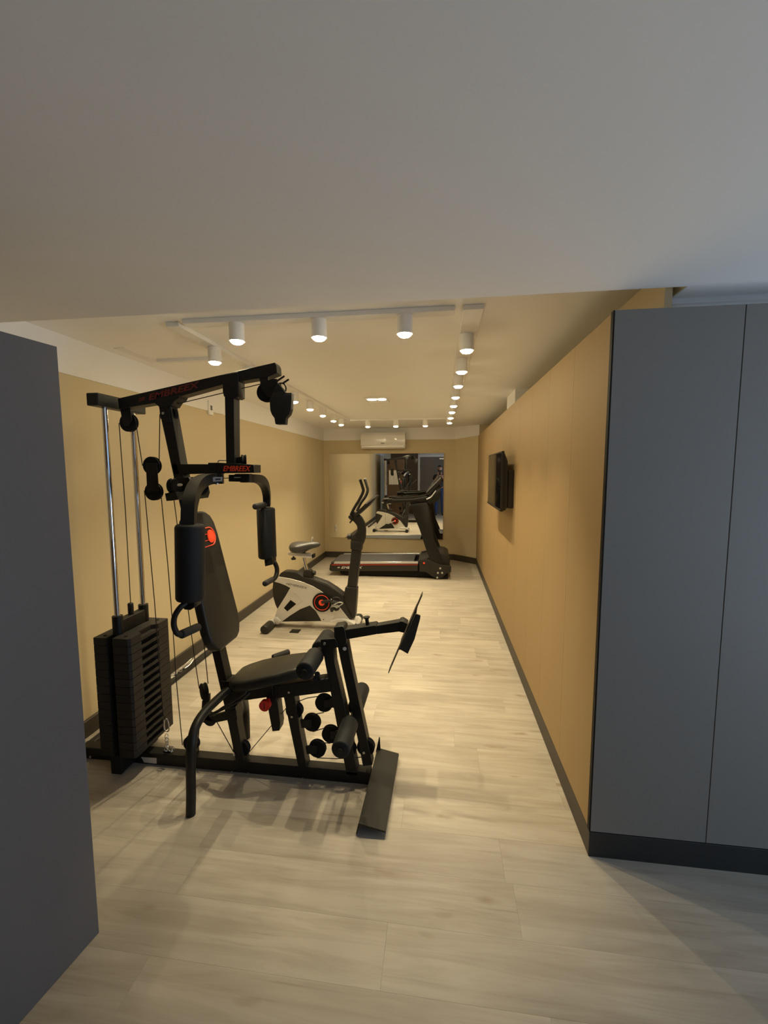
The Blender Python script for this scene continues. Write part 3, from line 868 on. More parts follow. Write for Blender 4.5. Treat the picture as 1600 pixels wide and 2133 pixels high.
cab([(248, 881), (261, 1060), (272.5, 1262, 2.0)])
cab([(283, 880), (296.8, 970)])
cab([(331.5, 970), (333, 863)])
cab([(352, 845.5), (549, 798.5)])
cab([(300.8, 1022), (304.6, 1060), (322.5, 1260), (330, 1360), (340, 1485), (344, 1499)])
cab([(334.6, 1022), (350, 1180), (360, 1305), (367.5, 1420), (380, 1552)])
cab([(412, 1552), (416, 1508), (420, 1496)])
cab([(362.5, 1042, 1.84), (369, 1091), (392, 1269.5), (406, 1375), (415, 1434)])
cab([(408, 1230), (420, 1289), (433.5, 1424)])
cab([(447, 1495), (487, 1567)])
cab([(512, 1575), (598, 1473)])
cab([(611, 1465), (640, 1454), (673, 1449)])
cab([(675, 1484), (645, 1490)])
cab([(652, 1524), (684, 1514)])
cab([(659, 1545), (688, 1548.5)])
cab([(660, 1578.5), (700, 1580.5), (742.5, 1578), (753, 1577)])
cab([(466, 996, 1.95), (478, 996, 1.96)])

# ---- weight stack
ZP0, HP, NPL = 0.098, 0.0413, 15
pm = None
for k in range(NPL):
    z0 = ZP0 + HP * k
    if pm is None:
        bm = bmesh.new()
        ol = [(-1.685, 1.842), (-1.617, 1.842), (-1.617, 1.922), (-1.583, 1.922), (-1.583, 1.842), (-1.502, 1.842), (-1.492, 1.852),
              (-1.492, 1.925), (-1.492, 2.06), (-1.492, 2.143), (-1.497, 2.148), (-1.685, 2.148)]
        ol2 = ol[:8] + [(-1.520, 1.945), (-1.520, 2.04)] + ol[8:]
        b_prism(bm, [Vector((a, b, z0)) for a, b in ol], Vector((0, 0, HP * 0.36)))
        b_prism(bm, [Vector((a, b, z0 + HP * 0.36)) for a, b in ol2], Vector((0, 0, HP * 0.58)))
        o = finish('weight_plate', bm, M['plate'], gym, flat=True)
        pm = o; zc = WL[o.name].z - z0
    else:
        o = pm.copy(); COL.objects.link(o)
        o.location = pm.location + Vector((0, 0, z0 - ZP0))
bm = bmesh.new()
ztop = ZP0 + HP * NPL
b_box(bm, (-1.622, 1.895, ztop - 0.002), (-1.580, 2.112, 0.785), 0.004)
for yy in (1.905, 2.095):
    b_tube(bm, [(-1.60, yy, ztop - 0.004), (-1.60, yy, 0.808)], 0.0245, 20)
finish('stack_carriage', bm, B, gym)
rcyl('cable_boss', (-1.60, 2.0, 0.78), (-1.60, 2.0, 0.845), 0.014, B, gym, 18, 0.006)
for (xx, yy) in ((-1.65, 1.875), (-1.535, 1.875), (-1.535, 2.115)):
    bm = bmesh.new(); b_tube(bm, [(xx, yy, ztop - 0.002), (xx, yy, ztop + 0.0008)], 0.008, 14); finish('plate_plug', bm, M['dark'], gym)
box('stack_guard', (-1.640, 1.848, 0.0), (-1.586, 1.872, 0.098), B, gym)

# ---- chains
def link_ring(bm, c, ax_u, ax_v, L=0.013, W=0.008, r=0.0018):
    pts = [c + ax_u * math.cos(a) * L + ax_v * math.sin(a) * W for a in [2 * math.pi * i / 12 for i in range(12)]]
    b_tube(bm, pts + [pts[0]], r, 6, False)


ch = thing('row_chain', at(350, 1565, 1.95), 'short zinc chain with a snap hook hanging beside the weight stack', 'chain')
bm = bmesh.new()
cc = at(346.5, 1513, 1.955)
hk = [cc + Vector(v) for v in ((-0.008, 0, 0.035), (0.004, 0, 0.040), (0.012, 0, 0.02), (0.014, 0, -0.018), (0.004, 0, -0.028), (-0.010, 0, -0.020), (-0.013, 0, 0.0), (-0.010, 0, 0.03))]
b_tube(bm, smooth_path(hk, 4), 0.0035, 8)
finish('snap_hook', bm, M['steel'], ch)
for k, (u, v) in enumerate(((347, 1534), (347.5, 1541), (348, 1549), (350, 1556), (346, 1562), (354, 1560), (357, 1566), (361, 1570))):
    c = at(u, v, 1.955)
    c.z = max(c.z, 0.083)
    bm = bmesh.new()
    if k % 2: link_ring(bm, c, Vector((0.15, 0, 1)).normalized(), Vector((1, 0, 0)), 0.014, 0.009)
    else: link_ring(bm, c, Vector((-0.15, 0.1, 1)).normalized(), Vector((0.5, 0.85, 0)), 0.014, 0.008)
    finish('chain_link', bm, M['steel'], ch)
ca = at(350, 1572, YC)
box('chain_anchor', (ca.x - 0.02, YC - 0.012, 0.0615), (ca.x + 0.02, YC + 0.012, 0.068), B, gym)

cs = thing('spare_chain', (-1.90, 2.9, 0.036), 'zinc chain with a snap hook lying on the long floor rail behind the weight stack', 'chain')
for k in range(9):
    t = k / 8.0
    c = Vector((-1.91 + 0.012 * math.sin(k * 2.1), 2.62 + 0.26 * t, 0.0470 + 0.004 * (k % 2)))
    bm = bmesh.new()
    u_ = Vector((math.sin(k * 1.7) * 0.6, 1, 0)).normalized()
    v_ = Vector((1, 0, 0.1)).normalized() if k % 2 else Vector((0.4, 0, 0.7)).normalized()
    link_ring(bm, c, u_, v_, 0.019, 0.010 if k % 2 else 0.007, 0.0026)
    finish('chain_link', bm, M['steel'], cs)
bm = bmesh.new()
b_tube(bm, smooth_path([(-1.90, 2.90, 0.045), (-1.885, 2.94, 0.056), (-1.89, 3.0, 0.071), (-1.91, 3.02, 0.069), (-1.925, 2.97, 0.053), (-1.92, 2.91, 0.043), (-1.90, 2.90, 0.045)], 4), 0.0045, 8)
finish('snap_hook', bm, M['steel'], cs)

# ---- strap hanging from the front pulley
sp = thing('ab_strap', at(585, 880, 1.93), 'black padded pull strap hanging from the front pulley of the home gym boom', 'strap')
slab('strap_body', [z15(*p) for p in ((330, 1080), (335, 1250), (350, 1450), (400, 1580), (480, 1690), (510, 1870), (525, 1885), (810, 1885), (822, 1865), (840, 1690), (950, 1560), (1000, 1400), (1022, 1100), (1025, 895), (1010, 885), (860, 885), (700, 860), (420, 900))],
     1.888, 1.922, M['vinyl'], sp, 0.005, None, 2)
slab('strap_top', [z15(*p) for p in ((430, 900), (600, 560), (700, 700), (860, 890), (790, 960))], 1.892, 1.918, M['vinyl'], sp, 0.003)
slab('stitch_band', [z15(*p) for p in ((790, 945), (1005, 935), (1005, 950), (790, 955))], 1.8865, 1.8875, M['print'], sp, 0)
tube('snap_ring', [at(*z15(*p), 1.905) for p in ((600, 600), (700, 580), (790, 610), (840, 690), (850, 780), (820, 870))], 0.0035, M['black'], sp, 8, 4)
tube('ring_bar', [at(*z15(600, 640), 1.905), at(*z15(690, 625), 1.905)], 0.006, M['black'], sp, 8)
tube('pin', [at(*z15(560, 520), 1.905), at(*z15(800, 355), 1.905)], 0.0045, M['black'], sp, 8)
tube('pin', [at(*z15(760, 580), 1.905), at(*z15(940, 460), 1.905)], 0.0045, M['black'], sp, 8)

# ================================================================== EXERCISE BIKE
YB = 3.91
bike = thing('exercise_bike', (-1.2, 3.97, 0), 'silver and black upright exercise bike with a grey saddle', 'exercise bike')
zb5 = lambda u, v: (520 + u / 5.3333, 960 + v / 5.3333)


def k5(name, px, y0, y1, mat, bev=0.004, parent=None, seg=2):
    return slab(name, [zb5(*p) for p in px], y0, y1, mat, parent or bike, bev, None, seg)


CH = M['charcoal']
k5('inner_shell', [(262, 1330), (252, 1430), (262, 1520), (285, 1600), (310, 1650), (300, 1790), (360, 1788), (800, 1782), (1100, 1780), (1140, 1760), (1045, 1560), (1040, 1500), (950, 1432), (850, 1378), (700, 1318), (600, 1296), (520, 1290), (320, 1285)], YB + 0.006, YB + 0.124, CH, 0.006)
k5('top_cover', [(322, 1275), (345, 1245), (375, 1230), (430, 1232), (520, 1245), (600, 1292), (700, 1308), (850, 1362), (950, 1425), (1045, 1500), (1042, 1560), (955, 1510), (780, 1430), (600, 1345), (450, 1308), (330, 1290)], YB + 0.012, YB + 0.118, CH, 0.012)
side = [(268, 1342), (285, 1300), (330, 1288), (450, 1308), (600, 1350), (700, 1392), (790, 1445), (900, 1530), (960, 1575), (1100, 1755), (1160, 1800), (1150, 1822), (1000, 1800), (800, 1788), (780, 1745), (735, 1670), (670, 1607), (560, 1650), (450, 1720), (340, 1800), (300, 1812), (280, 1790), (285, 1720), (305, 1650), (350, 1580), (400, 1500), (450, 1412), (400, 1385), (330, 1358)]
k5('side_shroud', side, YB, YB + 0.008, M['silver'], 0.002, seg=1)
# far side shroud, same outline moved across
bm = bmesh.new()
b_prism(bm, [at(*zb5(*p), YB) + Vector((0, 0.122, 0)) for p in side], Vector((0, 0.008, 0)), 0.002, 1)
finish('side_shroud', bm, M['silver'], bike)
k5('shroud_window', [(380, 1635), (455, 1545), (518, 1590), (420, 1672)], YB - 0.001, YB + 0.001, M['dark'], 0, None, 1)
bm = bmesh.new()
b_tube(bm, [at(*zb5(*p), YB) for p in ((445, 1540), (505, 1472), (590, 1550), (530, 1600))], 0.0022, 6)
finish('shroud_trim', bm, M['silver2'], bike)
a_, b_ = at(*zb5(400, 1372), YB - 0.0008), at(*zb5(640, 1425), YB - 0.0008)
text('shroud_lettering', '=EMBREEX', a_, b_ - a_, Vector((-(b_ - a_).z, 0, (b_ - a_).x)), 0.020, (b_ - a_).length, M['print'], bike, 0.3, 0.0)
# crank disc
cc = at(*zb5(802, 1575), YB - 0.02)
dk = disc('crank_disc', cc, 0.0925, YB - 0.020, YB + 0.001, M['dark'], bike, 40)
bm = bmesh.new()
pts = [cc + Vector((math.cos(a) * 0.072, 0, math.sin(a) * 0.072)) for a in [2 * math.pi * i / 40 for i in range(41)]]
for p_ in pts: p_.y = YB - 0.021
b_tube(bm, pts, 0.0028, 6, False)
finish('disc_ring', bm, M['redprint'], dk)
disc('disc_hub', cc, 0.030, YB - 0.0245, YB - 0.019, M['redprint'], dk, 28)
far = disc('crank_disc', cc + Vector((0, 0, 0)), 0.0925, YB + 0.129, YB + 0.150, M['dark'], bike, 40)
bm = bmesh.new()
pts = [cc + Vector((math.cos(a) * 0.072, 0, math.sin(a) * 0.072)) for a in [2 * math.pi * i / 40 for i in range(41)]]
for p_ in pts: p_.y = YB + 0.151
b_tube(bm, pts, 0.0028, 6, False)
finish('disc_ring', bm, M['redprint'], far)
disc('disc_hub', cc, 0.030, YB + 0.149, YB + 0.154, M['redprint'], far, 28)
k5('crank_arm', [(790, 1560), (850, 1545), (930, 1548), (1000, 1572), (990, 1590), (900, 1570), (800, 1590)], YB - 0.038, YB - 0.025, CH, 0.002, seg=1)
pd = at(*zb5(960, 1585), YB - 0.09)
prism('pedal', [pd + Vector(v) for v in ((-0.055, 0, 0.012), (0.05, 0, 0.004), (0.05, 0, -0.014), (-0.05, 0, -0.012))], (0, 0.055, 0), CH, bike, 0.003)
tube('pedal_strap', [pd + Vector(v) for v in ((-0.05, 0.02, 0.01), (-0.03, 0.02, 0.045), (0.02, 0.02, 0.05), (0.05, 0.02, 0.01))], 0.005, CH, bike, 8, 5)
tube('toe_loop', [pd + Vector(v) for v in ((-0.03, 0.0, -0.028), (0.02, 0.0, -0.025), (0.065, 0.0, 0.005), (0.03, 0.0, 0.012), (-0.02, 0, -0.01))], 0.005, M['silver2'], bike, 8, 5)
k5('pedal_weight', [(890, 1640), (930, 1630), (960, 1650), (1000, 1630), (990, 1660), (960, 1672), (925, 1655), (925, 1680), (900, 1680)], YB - 0.06, YB - 0.03, CH, 0.002, seg=1)
c2 = at(*zb5(660, 1560), YB + 0.19)
tube('crank_arm', [Vector((cc.x, YB + 0.16, cc.z)), Vector((c2.x, YB + 0.165, c2.z - 0.02))], 0.012, M['silver2'], bike, 10)
box('pedal', (c2.x - 0.045, YB + 0.175, c2.z - 0.035), (c2.x + 0.045, YB + 0.25, c2.z - 0.01), CH, bike, 0.004)
disc('screw', at(*zb5(820, 1763), YB - 0.002), 0.005, YB - 0.003, YB + 0.001, M['dark'], bike, 10)
# mast
k5('mast_boot', [(1062, 1402), (1192, 1412), (1190, 1500), (1172, 1745), (1120, 1760), (1100, 1750), (1000, 1610), (1030, 1560)], YB + 0.02, YB + 0.11, CH, 0.01)
k5('mast', [(1130, 985), (1235, 1000), (1188, 1415), (1082, 1405)], YB + 0.034, YB + 0.096, CH, 0.008)
k5('mast_collar', [(1120, 888), (1255, 898), (1240, 1002), (1118, 985)], YB + 0.026, YB + 0.104, CH, 0.008)
k5('mast_neck', [(1120, 900), (1140, 830), (1180, 800), (1197, 770), (1190, 720), (1150, 670), (1110, 655), (1100, 630), (1150, 560), (1200, 590), (1240, 625), (1275, 690), (1287, 770), (1283, 860), (1258, 935)], YB + 0.035, YB + 0.095, CH, 0.010)
c = at(*zb5(1105, 842), YB + 0.06)
tube('height_knob', [c + Vector((-0.012, 0, 0)), c + Vector((0.02, 0, 0))], 0.028, CH, bike, 16)
tube('brake_lever', [at(*zb5(1140, 655), YB + 0.04), at(*zb5(1112, 690), YB + 0.03)], 0.008, CH, bike, 8)
for dy, pts in ((-0.11, ((1125, 600), (1165, 520), (1220, 430), (1262, 340), (1255, 290), (1232, 220))), (0.20, ((1190, 560), (1235, 470), (1285, 400), (1312, 330), (1300, 270), (1282, 210)))):
    P = [at(*zb5(*p), YB + 0.065 + dy * (0.25 + 0.75 * i / 5)) for i, p in enumerate(pts)]
    tube('handlebar', P, 0.0135, M['grip'], bike, 12, 5)
    bm = bmesh.new(); b_tube(bm, [P[-1], P[-1] + (P[-1] - P[-2]).normalized() * 0.012], 0.0145, 12)
    finish('bar_end', bm, M['silver2'] if dy > 0 else CH, bike)
tube('handlebar_yoke', [at(*zb5(1118, 625), YB - 0.02), at(*zb5(1118, 625), YB + 0.15)], 0.018, CH, bike, 12)
k5('console', [(1165, 590), (1290, 470), (1395, 385), (1412, 392), (1400, 410), (1310, 510), (1210, 600), (1180, 612)], YB - 0.02, YB + 0.14, CH, 0.004)
k5('console_edge', [(1280, 478), (1395, 384), (1412, 392), (1400, 405), (1300, 480)], YB - 0.022, YB - 0.018, M['silver2'], 0.0, None, 1)
# saddle
bm = bmesh.new()
secs = [(-0.0, 0.5, 0.030), (0.04, 0.115, 0.045), (0.09, 0.125, 0.05), (0.15, 0.10, 0.045), (0.21, 0.055, 0.036), (0.27, 0.038, 0.03), (0.305, 0.02, 0.014)]
s0 = at(*zb5(450, 965), 3.97)
rings = []
for i, (dx, hwid, ht) in enumerate(secs):
    hwid = 0.06 if i == 0 else hwid
    zc_ = s0.z + 0.016 + (0.012 if dx > 0.2 else 0.0) + dx * 0.03
    ring = []
    for k in range(16):
        a = 2 * math.pi * k / 16
        zz = math.sin(a) * (ht * 0.95 if math.sin(a) > 0 else ht * (1.5 if dx < 0.18 else 1.1))
        ring.append(bm.verts.new((s0.x + dx, 3.97 + math.cos(a) * hwid, zc_ + zz)))
    rings.append(ring)
for i in range(len(rings) - 1):
    for k in range(16):
        bm.faces.new((rings[i][k], rings[i][(k + 1) % 16], rings[i + 1][(k + 1) % 16], rings[i + 1][k]))
bm.faces.new(rings[0]); bm.faces.new(rings[-1][::-1])
o = finish('saddle', bm, M['seatgrey'], bike, ang=80)
sm_ = o.modifiers.new('s', 'SUBSURF'); sm_.levels = 1; sm_.render_levels = 2
k5('saddle_mount', [(540, 1000), (610, 1000), (600, 1040), (545, 1040)], YB + 0.035, YB + 0.085, CH, 0.003)
k5('saddle_slide', [(424, 1018), (600, 1028), (705, 1042), (706, 1078), (640, 1080), (440, 1050), (424, 1048)], YB + 0.028, YB + 0.092, M['silver2'], 0.004)
k5('slide_cap', [(690, 1040), (710, 1042), (708, 1080), (692, 1079)], YB + 0.026, YB + 0.094, M['dark'], 0.001, seg=1)
c = at(*zb5(488, 1072), YB + 0.06)
tube('slide_knob', [c + Vector((0, 0, 0.01)), c + Vector((0, 0, -0.003)), c + Vector((0, 0, -0.006)), c + Vector((0, 0, -0.022))], [0.008, 0.010, 0.025, 0.022], CH, bike, 16)
tube('seat_post', [at(*zb5(597, 1075), YB + 0.06), at(*zb5(642, 1240), YB + 0.06)], 0.0185, M['chrome'], bike, 18)
k5('post_clamp', [(606, 1218), (664, 1210), (682, 1232), (697, 1300), (690, 1312), (590, 1300), (596, 1240)], YB + 0.025, YB + 0.095, CH, 0.006)
c = at(*zb5(715, 1245), YB + 0.06)
tube('post_knob', [c + Vector((-0.035, 0, 0)), c + Vector((-0.008, 0, 0)), c + Vector((-0.006, 0, 0)), c + Vector((0.014, 0, 0))], [0.007, 0.007, 0.024, 0.022], CH, bike, 16)
# feet
for xx, y0, y1 in ((-1.625, 3.76, 4.17), (-0.80, 3.80, 4.20)):
    tube('foot_tube', [(xx, y0 + 0.06, 0.043), (xx, y1 - 0.06, 0.043)], 0.036, M['silver'], bike, 20)
    for a, b in ((y0 - (0.03 if xx < -1 else 0), y0 + 0.13), (y1 - 0.08, y1)):
        rcyl('foot_cap', (xx, a, 0.041), (xx, b, 0.041), 0.041, CH, bike, 20, 0.01)
k5('front_fairing', [(880, 1790), (950, 1768), (1050, 1765), (1120, 1785), (1170, 1815), (1165, 1840), (1000, 1830)], YB - 0.04, YB + 0.17, M['silver'], 0.012)
k5('rear_fairing', [(262, 1760), (300, 1735), (345, 1780), (330, 1815), (290, 1820)], YB - 0.01, YB + 0.14, M['silver'], 0.008)

# ================================================================== TREADMILL
T0, T1 = 6.03, 6.72
tm = thing('treadmill', (-0.7, 6.38, 0), 'black treadmill with red side stripe in front of the far mirror', 'treadmill')
z36 = lambda u, v: (640 + u / 3.636, 860 + v / 3.636)


def tmx(name, px, y0, y1, mat, bev=0.004, seg=1):
    return slab(name, [z36(*p) for p in px], y0, y1, mat, tm, bev, None, seg)


for y0, y1 in ((T0, T0 + 0.055), (T1 - 0.055, T1)):
    dY = y0 - T0
    for nm, px, mt, b_, e0, e1 in (
        ('side_rail', [(172, 1150), (185, 1135), (205, 1132), (840, 1132), (840, 1200), (180, 1200), (166, 1190)], CH, 0.006, 0, 0),
        ('rail_cap', [(205, 1130), (840, 1128), (840, 1142), (200, 1144)], M['silver2'], 0.002, -0.002, -0.004),
        ('red_stripe', [(185, 1147), (838, 1145), (838, 1153), (185, 1156)], M['stripe'], 0.0, -0.003, 0)):
        bm = bmesh.new()
        near = y0 + e0 if dY == 0 or nm != 'red_stripe' else y1
        b_prism(bm, [at(*z36(*p), T0) + Vector((0, near - T0, 0)) for p in px], Vector((0, (0.003 if nm == 'red_stripe' else (y1 - y0) + e1), 0)), b_, 1)
        finish(nm, bm, mt, tm)
dz = 0.200
prism('running_belt', [(-1.575, T0 + 0.055, 0.165), (-1.585, T0 + 0.055, 0.185), (-1.56, T0 + 0.055, 0.195), (-0.36, T0 + 0.055, 0.222), (-0.36, T0 + 0.055, 0.16)], (0, T1 - T0 - 0.11, 0), M['belt'], tm, 0.003)
prism('under_frame_shade', [(-1.42, T0 + 0.03, 0.02), (-0.0, T0 + 0.03, 0.02), (-0.0, T0 + 0.03, 0.16), (-1.50, T0 + 0.03, 0.16)], (0, T1 - T0 - 0.06, 0), M['dark'], tm)  # under-frame, carried down near the floor in black to stand in for shadow
tmx('motor_hood', [(840, 1120), (900, 1105), (985, 1060), (1040, 1065), (1070, 1085), (1082, 1150), (1085, 1200), (840, 1205)], T0 + 0.06, T1 - 0.06, CH, 0.012, 2)
for dY in (0, T1 - T0 - 0.05):
    for nm, px, th, mt in (
        ('upright', [(768, 698), (905, 680), (925, 720), (960, 960), (1000, 1052), (1025, 1130), (1000, 1250), (965, 1250), (925, 1200), (935, 1130), (895, 1020), (850, 880), (795, 745)], 0.05, B),
        ('pivot_plate', [(850, 1112), (905, 1105), (1010, 1150), (1090, 1162), (1090, 1205), (1060, 1212), (1020, 1250), (985, 1262), (950, 1240), (900, 1205), (850, 1200)], 0.045, CH)):
        bm = bmesh.new()
        b_prism(bm, [at(*z36(*p), T0 - 0.02) + Vector((0, dY + (0.0 if nm == 'upright' else -0.012), 0)) for p in px], Vector((0, th, 0)), 0.006, 2)
        finish(nm, bm, mt, tm)
for (u, v) in ((1008, 1178), (990, 1212), (1022, 1212), (985, 1248), (885, 1138)):
    disc('bolt', at(*z36(u, v), T0 - 0.034), 0.014, T0 - 0.038, T0 - 0.031, M['steel'] if u > 900 else M['redprint'], tm, 14)
box('front_base', (-0.02, T0 - 0.01, 0.0), (0.13, T1 + 0.01, 0.05), M['dark'], tm, 0.006)
for y0 in (T0 + 0.02, T1 - 0.08):
    prism('rear_foot', [(-1.22, y0, 0.0), (-1.14, y0, 0.0), (-1.12, y0, 0.10), (-1.25, y0, 0.10)], (0, 0.06, 0), M['dark'], tm, 0.004)
a_, b_ = at(*z36(228, 1180), T0 - 0.0015), at(*z36(418, 1180), T0 - 0.0015)
text('side_lettering', '= EMBREEX', a_, b_ - a_, (0, 0, 1), 0.034, (b_ - a_).length, M['wprint'], tm, 0.3, 0.01)
# console deck, handles, display
for dY in (0.0, T1 - T0 - 0.05):
    bm = bmesh.new()
    b_prism(bm, [at(*z36(*p), T0) + Vector((0, dY, 0)) for p in ((575, 655), (640, 650), (650, 658), (800, 652), (905, 632), (925, 650), (900, 672), (760, 676), (640, 686), (580, 690))], Vector((0, 0.05, 0)), 0.010, 2)
    finish('handrail', bm, M['black'], tm)
    bm = bmesh.new()
    b_prism(bm, [at(*z36(*p), T0) + Vector((0, dY, 0)) for p in ((572, 652), (640, 648), (645, 668), (575, 672))], Vector((0, 0.055, 0)), 0.010, 2)
    o = finish('handrail_end', bm, M['charcoal'], tm)
tmx('console_base', [(780, 672), (900, 660), (930, 640), (960, 600), (1005, 570), (1012, 610), (995, 660), (970, 680), (915, 692), (780, 705)], T0 + 0.02, T1 - 0.02, B, 0.012, 2)
tmx('console_display', [(895, 604), (915, 578), (1000, 492), (1016, 488), (1020, 500), (1012, 530), (930, 620), (905, 625)], T0 + 0.04, T1 - 0.04, M['tvblack'], 0.008, 2)
tmx('display_edge', [(903, 600), (918, 583), (1008, 491), (1011, 493), (920, 587), (905, 603)], T0 + 0.036, T0 + 0.041, M['silver2'], 0.0)
tube('grip_bar', [at(*z36(905, 655), T0 - 0.01), at(*z36(935, 640), T0 - 0.01), at(*z36(960, 610), T0 - 0.01), at(*z36(975, 590), T0 - 0.005)], 0.009, M['silver2'], tm, 10, 4)

# ================================================================== THE PHOTOGRAPHER (seen in the mirror)
PX, PY = -0.005, -0.27
man = thing('person', (PX, PY, 0), 'person in a dark T-shirt and blue jeans holding a phone up, reflected in the mirror', 'person')


def skin(name, chains, mat, sub=2):
    """chains: list of lists of (x,y,z,r); equal points are welded"""
    idx, vs, rs, es = {}, [], [], []
    for chn in chains:
        prev = None
        for (x, y, z, r) in chn:
            key = (round(x, 4), round(y, 4), round(z, 4))
            if key not in idx:
                idx[key] = len(vs); vs.append((x + PX, y + PY, z)); rs.append(r)
            if prev is not None and prev != idx[key]: es.append((prev, idx[key]))
            prev = idx[key]
    me = bpy.data.meshes.new(name)
    me.from_pydata(vs, es, [])
    o = bpy.data.objects.new(name, me)
    COL.objects.link(o)
    md = o.modifiers.new('skin', 'SKIN'); md.use_smooth_shade = True
    md.branch_smoothing = 0.6
    lay = me.skin_vertices[0].data
    for i, r in enumerate(rs):
        rr = r if isinstance(r, tuple) else (r, r)
        lay[i].radius = rr
        lay[i].use_root = (i == 0)
    s = o.modifiers.new('sub', 'SUBSURF'); s.levels = sub; s.render_levels = sub
    dg = bpy.context.evaluated_depsgraph_get()
    me2 = bpy.data.meshes.new_from_object(o.evaluated_get(dg))
    bpy.data.objects.remove(o)
    bm = bmesh.new(); bm.from_mesh(me2); bpy.data.meshes.remove(me2)
    return finish(name, bm, mat, man, ang=80)


def mirrorc(ch): return [(-x, y, z, r) for x, y, z, r in ch]


HC = 1.385   # shoulder height
torso = [(0, -0.02, 0.93, (0.115, 0.10)), (0, -0.02, 1.05, (0.12, 0.095)), (0, -0.01, 1.20, (0.14, 0.10)), (0, -0.01, 1.33, (0.13, 0.095)), (0, 0.0, 1.42, (0.065, 0.06)), (0, 0.01, 1.48, (0.052, 0.052)), (0, 0.02, 1.53, (0.055, 0.06))]
leg = [(0, -0.02, 0.93, (0.115, 0.10)), (0.09, -0.02, 0.86, 0.078), (0.11, 0.0, 0.50, 0.054), (0.12, -0.03, 0.12, 0.036), (0.12, -0.03, 0.05, 0.036), (0.13, 0.05, 0.04, 0.034), (0.135, 0.12, 0.03, 0.03)]
arm = [(0, -0.01, 1.33, (0.13, 0.095)), (0.17, -0.01, 1.375, 0.052), (0.20, 0.02, 1.13, 0.041), (0.10, 0.16, 1.31, 0.028), (0.055, 0.205, 1.385, 0.022)]
body = skin('body', [torso, leg, mirrorc(leg), arm, mirrorc(arm)], M['skin'])
# head with face
bm = bmesh.new()
bmesh.ops.create_uvsphere(bm, u_segments=32, v_segments=24, radius=1)
hc = Vector((PX, PY + 0.02, 1.605))
for v in bm.verts:
    x, y, z = v.co
    wx = 0.076 * (1 - 0.22 * max(0, -z) ** 1.5)
    v.co = hc + Vector((x * wx, y * 0.095 + (0.012 if z < -0.5 and y > 0 else 0), z * 0.112))
for v in bm.verts:
    d_ = v.co - hc
    if d_.y > 0.06:
        v.co.y += 0.022 * math.exp(-((d_.x / 0.013) ** 2) - (((d_.z + 0.012) / 0.024) ** 2))
        v.co.y -= 0.008 * math.exp(-(((abs(d_.x) - 0.030) / 0.014) ** 2) - (((d_.z - 0.012) / 0.012) ** 2))
        v.co.y += 0.005 * math.exp(-((d_.x / 0.02) ** 2) - (((d_.z + 0.055) / 0.008) ** 2))
head = finish('head', bm, M['skin'], man, ang=80)
for s in (-1, 1):
    bm = bmesh.new(); bmesh.ops.create_uvsphere(bm, u_segments=12, v_segments=8, radius=0.010)
    for v in bm.verts: v.co += hc + Vector((0.030 * s, 0.078, 0.010))
    finish('eye', bm, M['eye'], head)
    bm = bmesh.new(); bmesh.ops.create_uvsphere(bm, u_segments=12, v_segments=10, radius=1)
    for v in bm.verts: v.co = hc + Vector((0.076 * s + v.co.x * 0.010, -0.005 + v.co.y * 0.016, 0.0 + v.co.z * 0.030))
    finish('ear', bm, M['skin'], head)
    tube('eyebrow', [hc + Vector((0.016 * s, 0.089, 0.028)), hc + Vector((0.032 * s, 0.086, 0.033)), hc + Vector((0.047 * s, 0.076, 0.028))], 0.0045, M['hair'], head, 6)
tube('mouth', [hc + Vector((-0.022, 0.082, -0.056)), hc + Vector((0, 0.090, -0.055)), hc + Vector((0.022, 0.082, -0.056))], 0.004, node_mat('lips', (0.35, 0.13, 0.10), 0.5), head, 6)
bm = bmesh.new()
bmesh.ops.create_uvsphere(bm, u_segments=28, v_segments=20, radius=1)
bmesh.ops.delete(bm, geom=[v for v in bm.verts if not (v.co.z > 0.42 or (v.co.y < -0.15 and v.co.z > -0.45))], context='VERTS')
for v in bm.verts:
    x, y, z = v.co
    v.co = hc + Vector((x * 0.082, y * 0.101, z * 0.121 + 0.003))
bmesh.ops.solidify(bm, geom=bm.faces[:], thickness=0.006)
finish('hair', bm, M['hair'], man)
bm = bmesh.new()
bmesh.ops.create_uvsphere(bm, u_segments=32, v_segments=24, radius=1)
bmesh.ops.delete(bm, geom=[v for v in bm.verts if not (v.co.z < -0.36 and v.co.y > 0.0 and v.co.z > -0.97)], context='VERTS')
for v in bm.verts:
    x, y, z = v.co
    wx = 0.079 * (1 - 0.22 * max(0, -z) ** 1.5)
    v.co = hc + Vector((x * wx, y * 0.097 + (0.013 if z < -0.5 else 0), z * 0.116))
bmesh.ops.delete(bm, geom=[v for v in bm.verts if abs(v.co.x - hc.x) < 0.022 and abs(v.co.z - hc.z + 0.056) < 0.009 and v.co.y > hc.y + 0.06], context='VERTS')
finish('beard', bm, M['hair'], man)
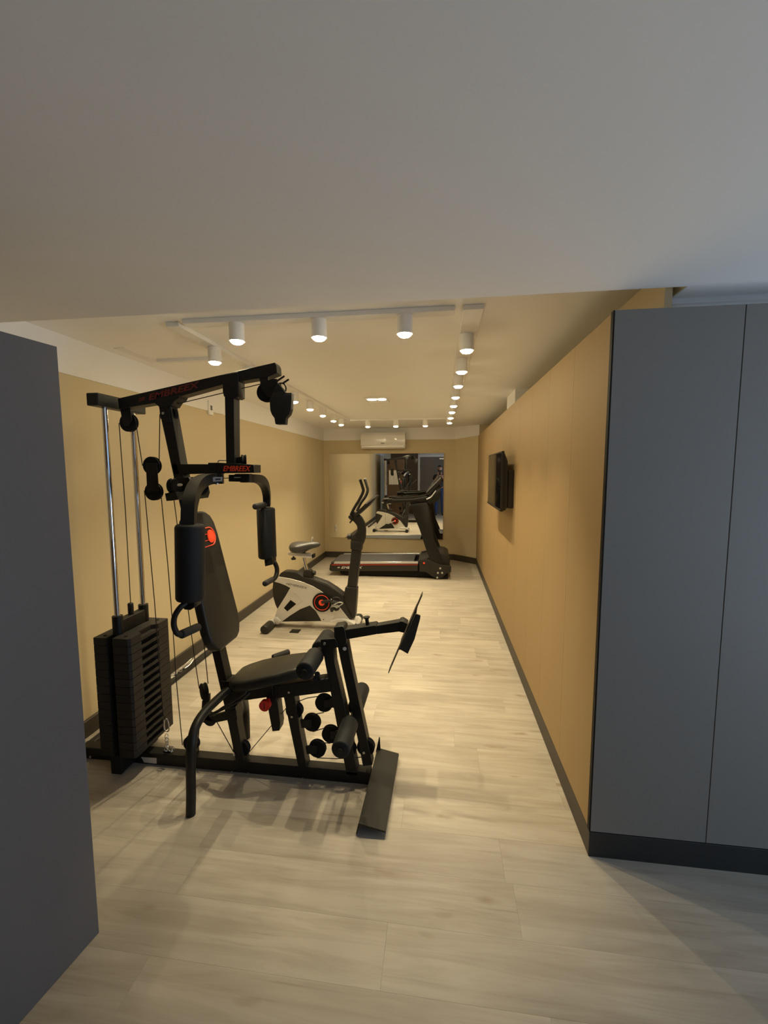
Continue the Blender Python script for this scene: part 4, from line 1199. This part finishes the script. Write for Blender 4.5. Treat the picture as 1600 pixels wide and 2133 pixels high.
# clothes
torso_s = [(0, -0.02, 0.90, (0.130, 0.115)), (0, -0.02, 1.05, (0.134, 0.108)), (0, -0.01, 1.20, (0.152, 0.112)), (0, -0.01, 1.33, (0.142, 0.107)), (0, 0.0, 1.425, (0.078, 0.07))]
sl = [(0, -0.01, 1.33, (0.142, 0.107)), (0.17, -0.01, 1.375, 0.066), (0.192, 0.012, 1.20, 0.058)]
skin('tshirt', [torso_s, sl, mirrorc(sl)], M['shirt'])
tl = [(0, -0.02, 0.93, (0.128, 0.113)), (0.09, -0.02, 0.86, 0.092), (0.11, 0.0, 0.50, 0.068), (0.12, -0.03, 0.10, 0.056), (0.12, -0.03, 0.065, 0.056)]
skin('jeans', [tl, mirrorc(tl)], M['jeans'])
for s in (-1, 1):
    prism('shoe', [(PX + s * 0.13 + a, PY + b, 0.0) for a, b in ((-0.04, -0.09), (0.04, -0.09), (0.052, 0.08), (0.035, 0.17), (-0.035, 0.17), (-0.05, 0.08))], (0, 0, 0.07), M['shoe'], man, 0.018, 3)
# hands: palm and five fingers each, closed round the phone edges
for s in (-1, 1):
    hp = (s * 0.055, 0.205, 1.385)
    palm = [(hp[0], hp[1], hp[2], 0.022), (s * 0.060, 0.225, 1.415, (0.028, 0.016)), (s * 0.060, 0.236, 1.445, (0.034, 0.014))]
    fing = []
    for k, (dz_, L) in enumerate(((0.030, 0.052), (0.012, 0.058), (-0.006, 0.054), (-0.022, 0.044))):
        base = (s * 0.064, 0.240, 1.445 + dz_ * 0.6, 0.009)
        fing.append([(s * 0.060, 0.236, 1.445, (0.034, 0.014)), base, (s * 0.070, 0.252, 1.445 + dz_, 0.0085), (s * (0.066 - L * 0.3), 0.2585, 1.447 + dz_, 0.008), (s * (0.066 - L * 0.75), 0.2575, 1.448 + dz_, 0.007)])
    fing.append([(s * 0.060, 0.225, 1.415, (0.028, 0.016)), (s * 0.045, 0.222, 1.427, 0.011), (s * 0.034, 0.232, 1.447, 0.009), (s * 0.028, 0.238, 1.463, 0.008)])
    skin('hand', [palm] + fing, M['skin'], 1)
ph = thing('phone', (0.0, -0.018, 1.53), 'black smartphone held in both hands by the person reflected in the mirror', 'phone')
box('phone_case', (-0.038, -0.026, 1.388), (0.038, -0.0165, 1.545), M['tvblack'], ph, 0.003)
box('phone_screen', (-0.034, -0.0275, 1.394), (0.034, -0.0262, 1.539), M['screen'], ph)
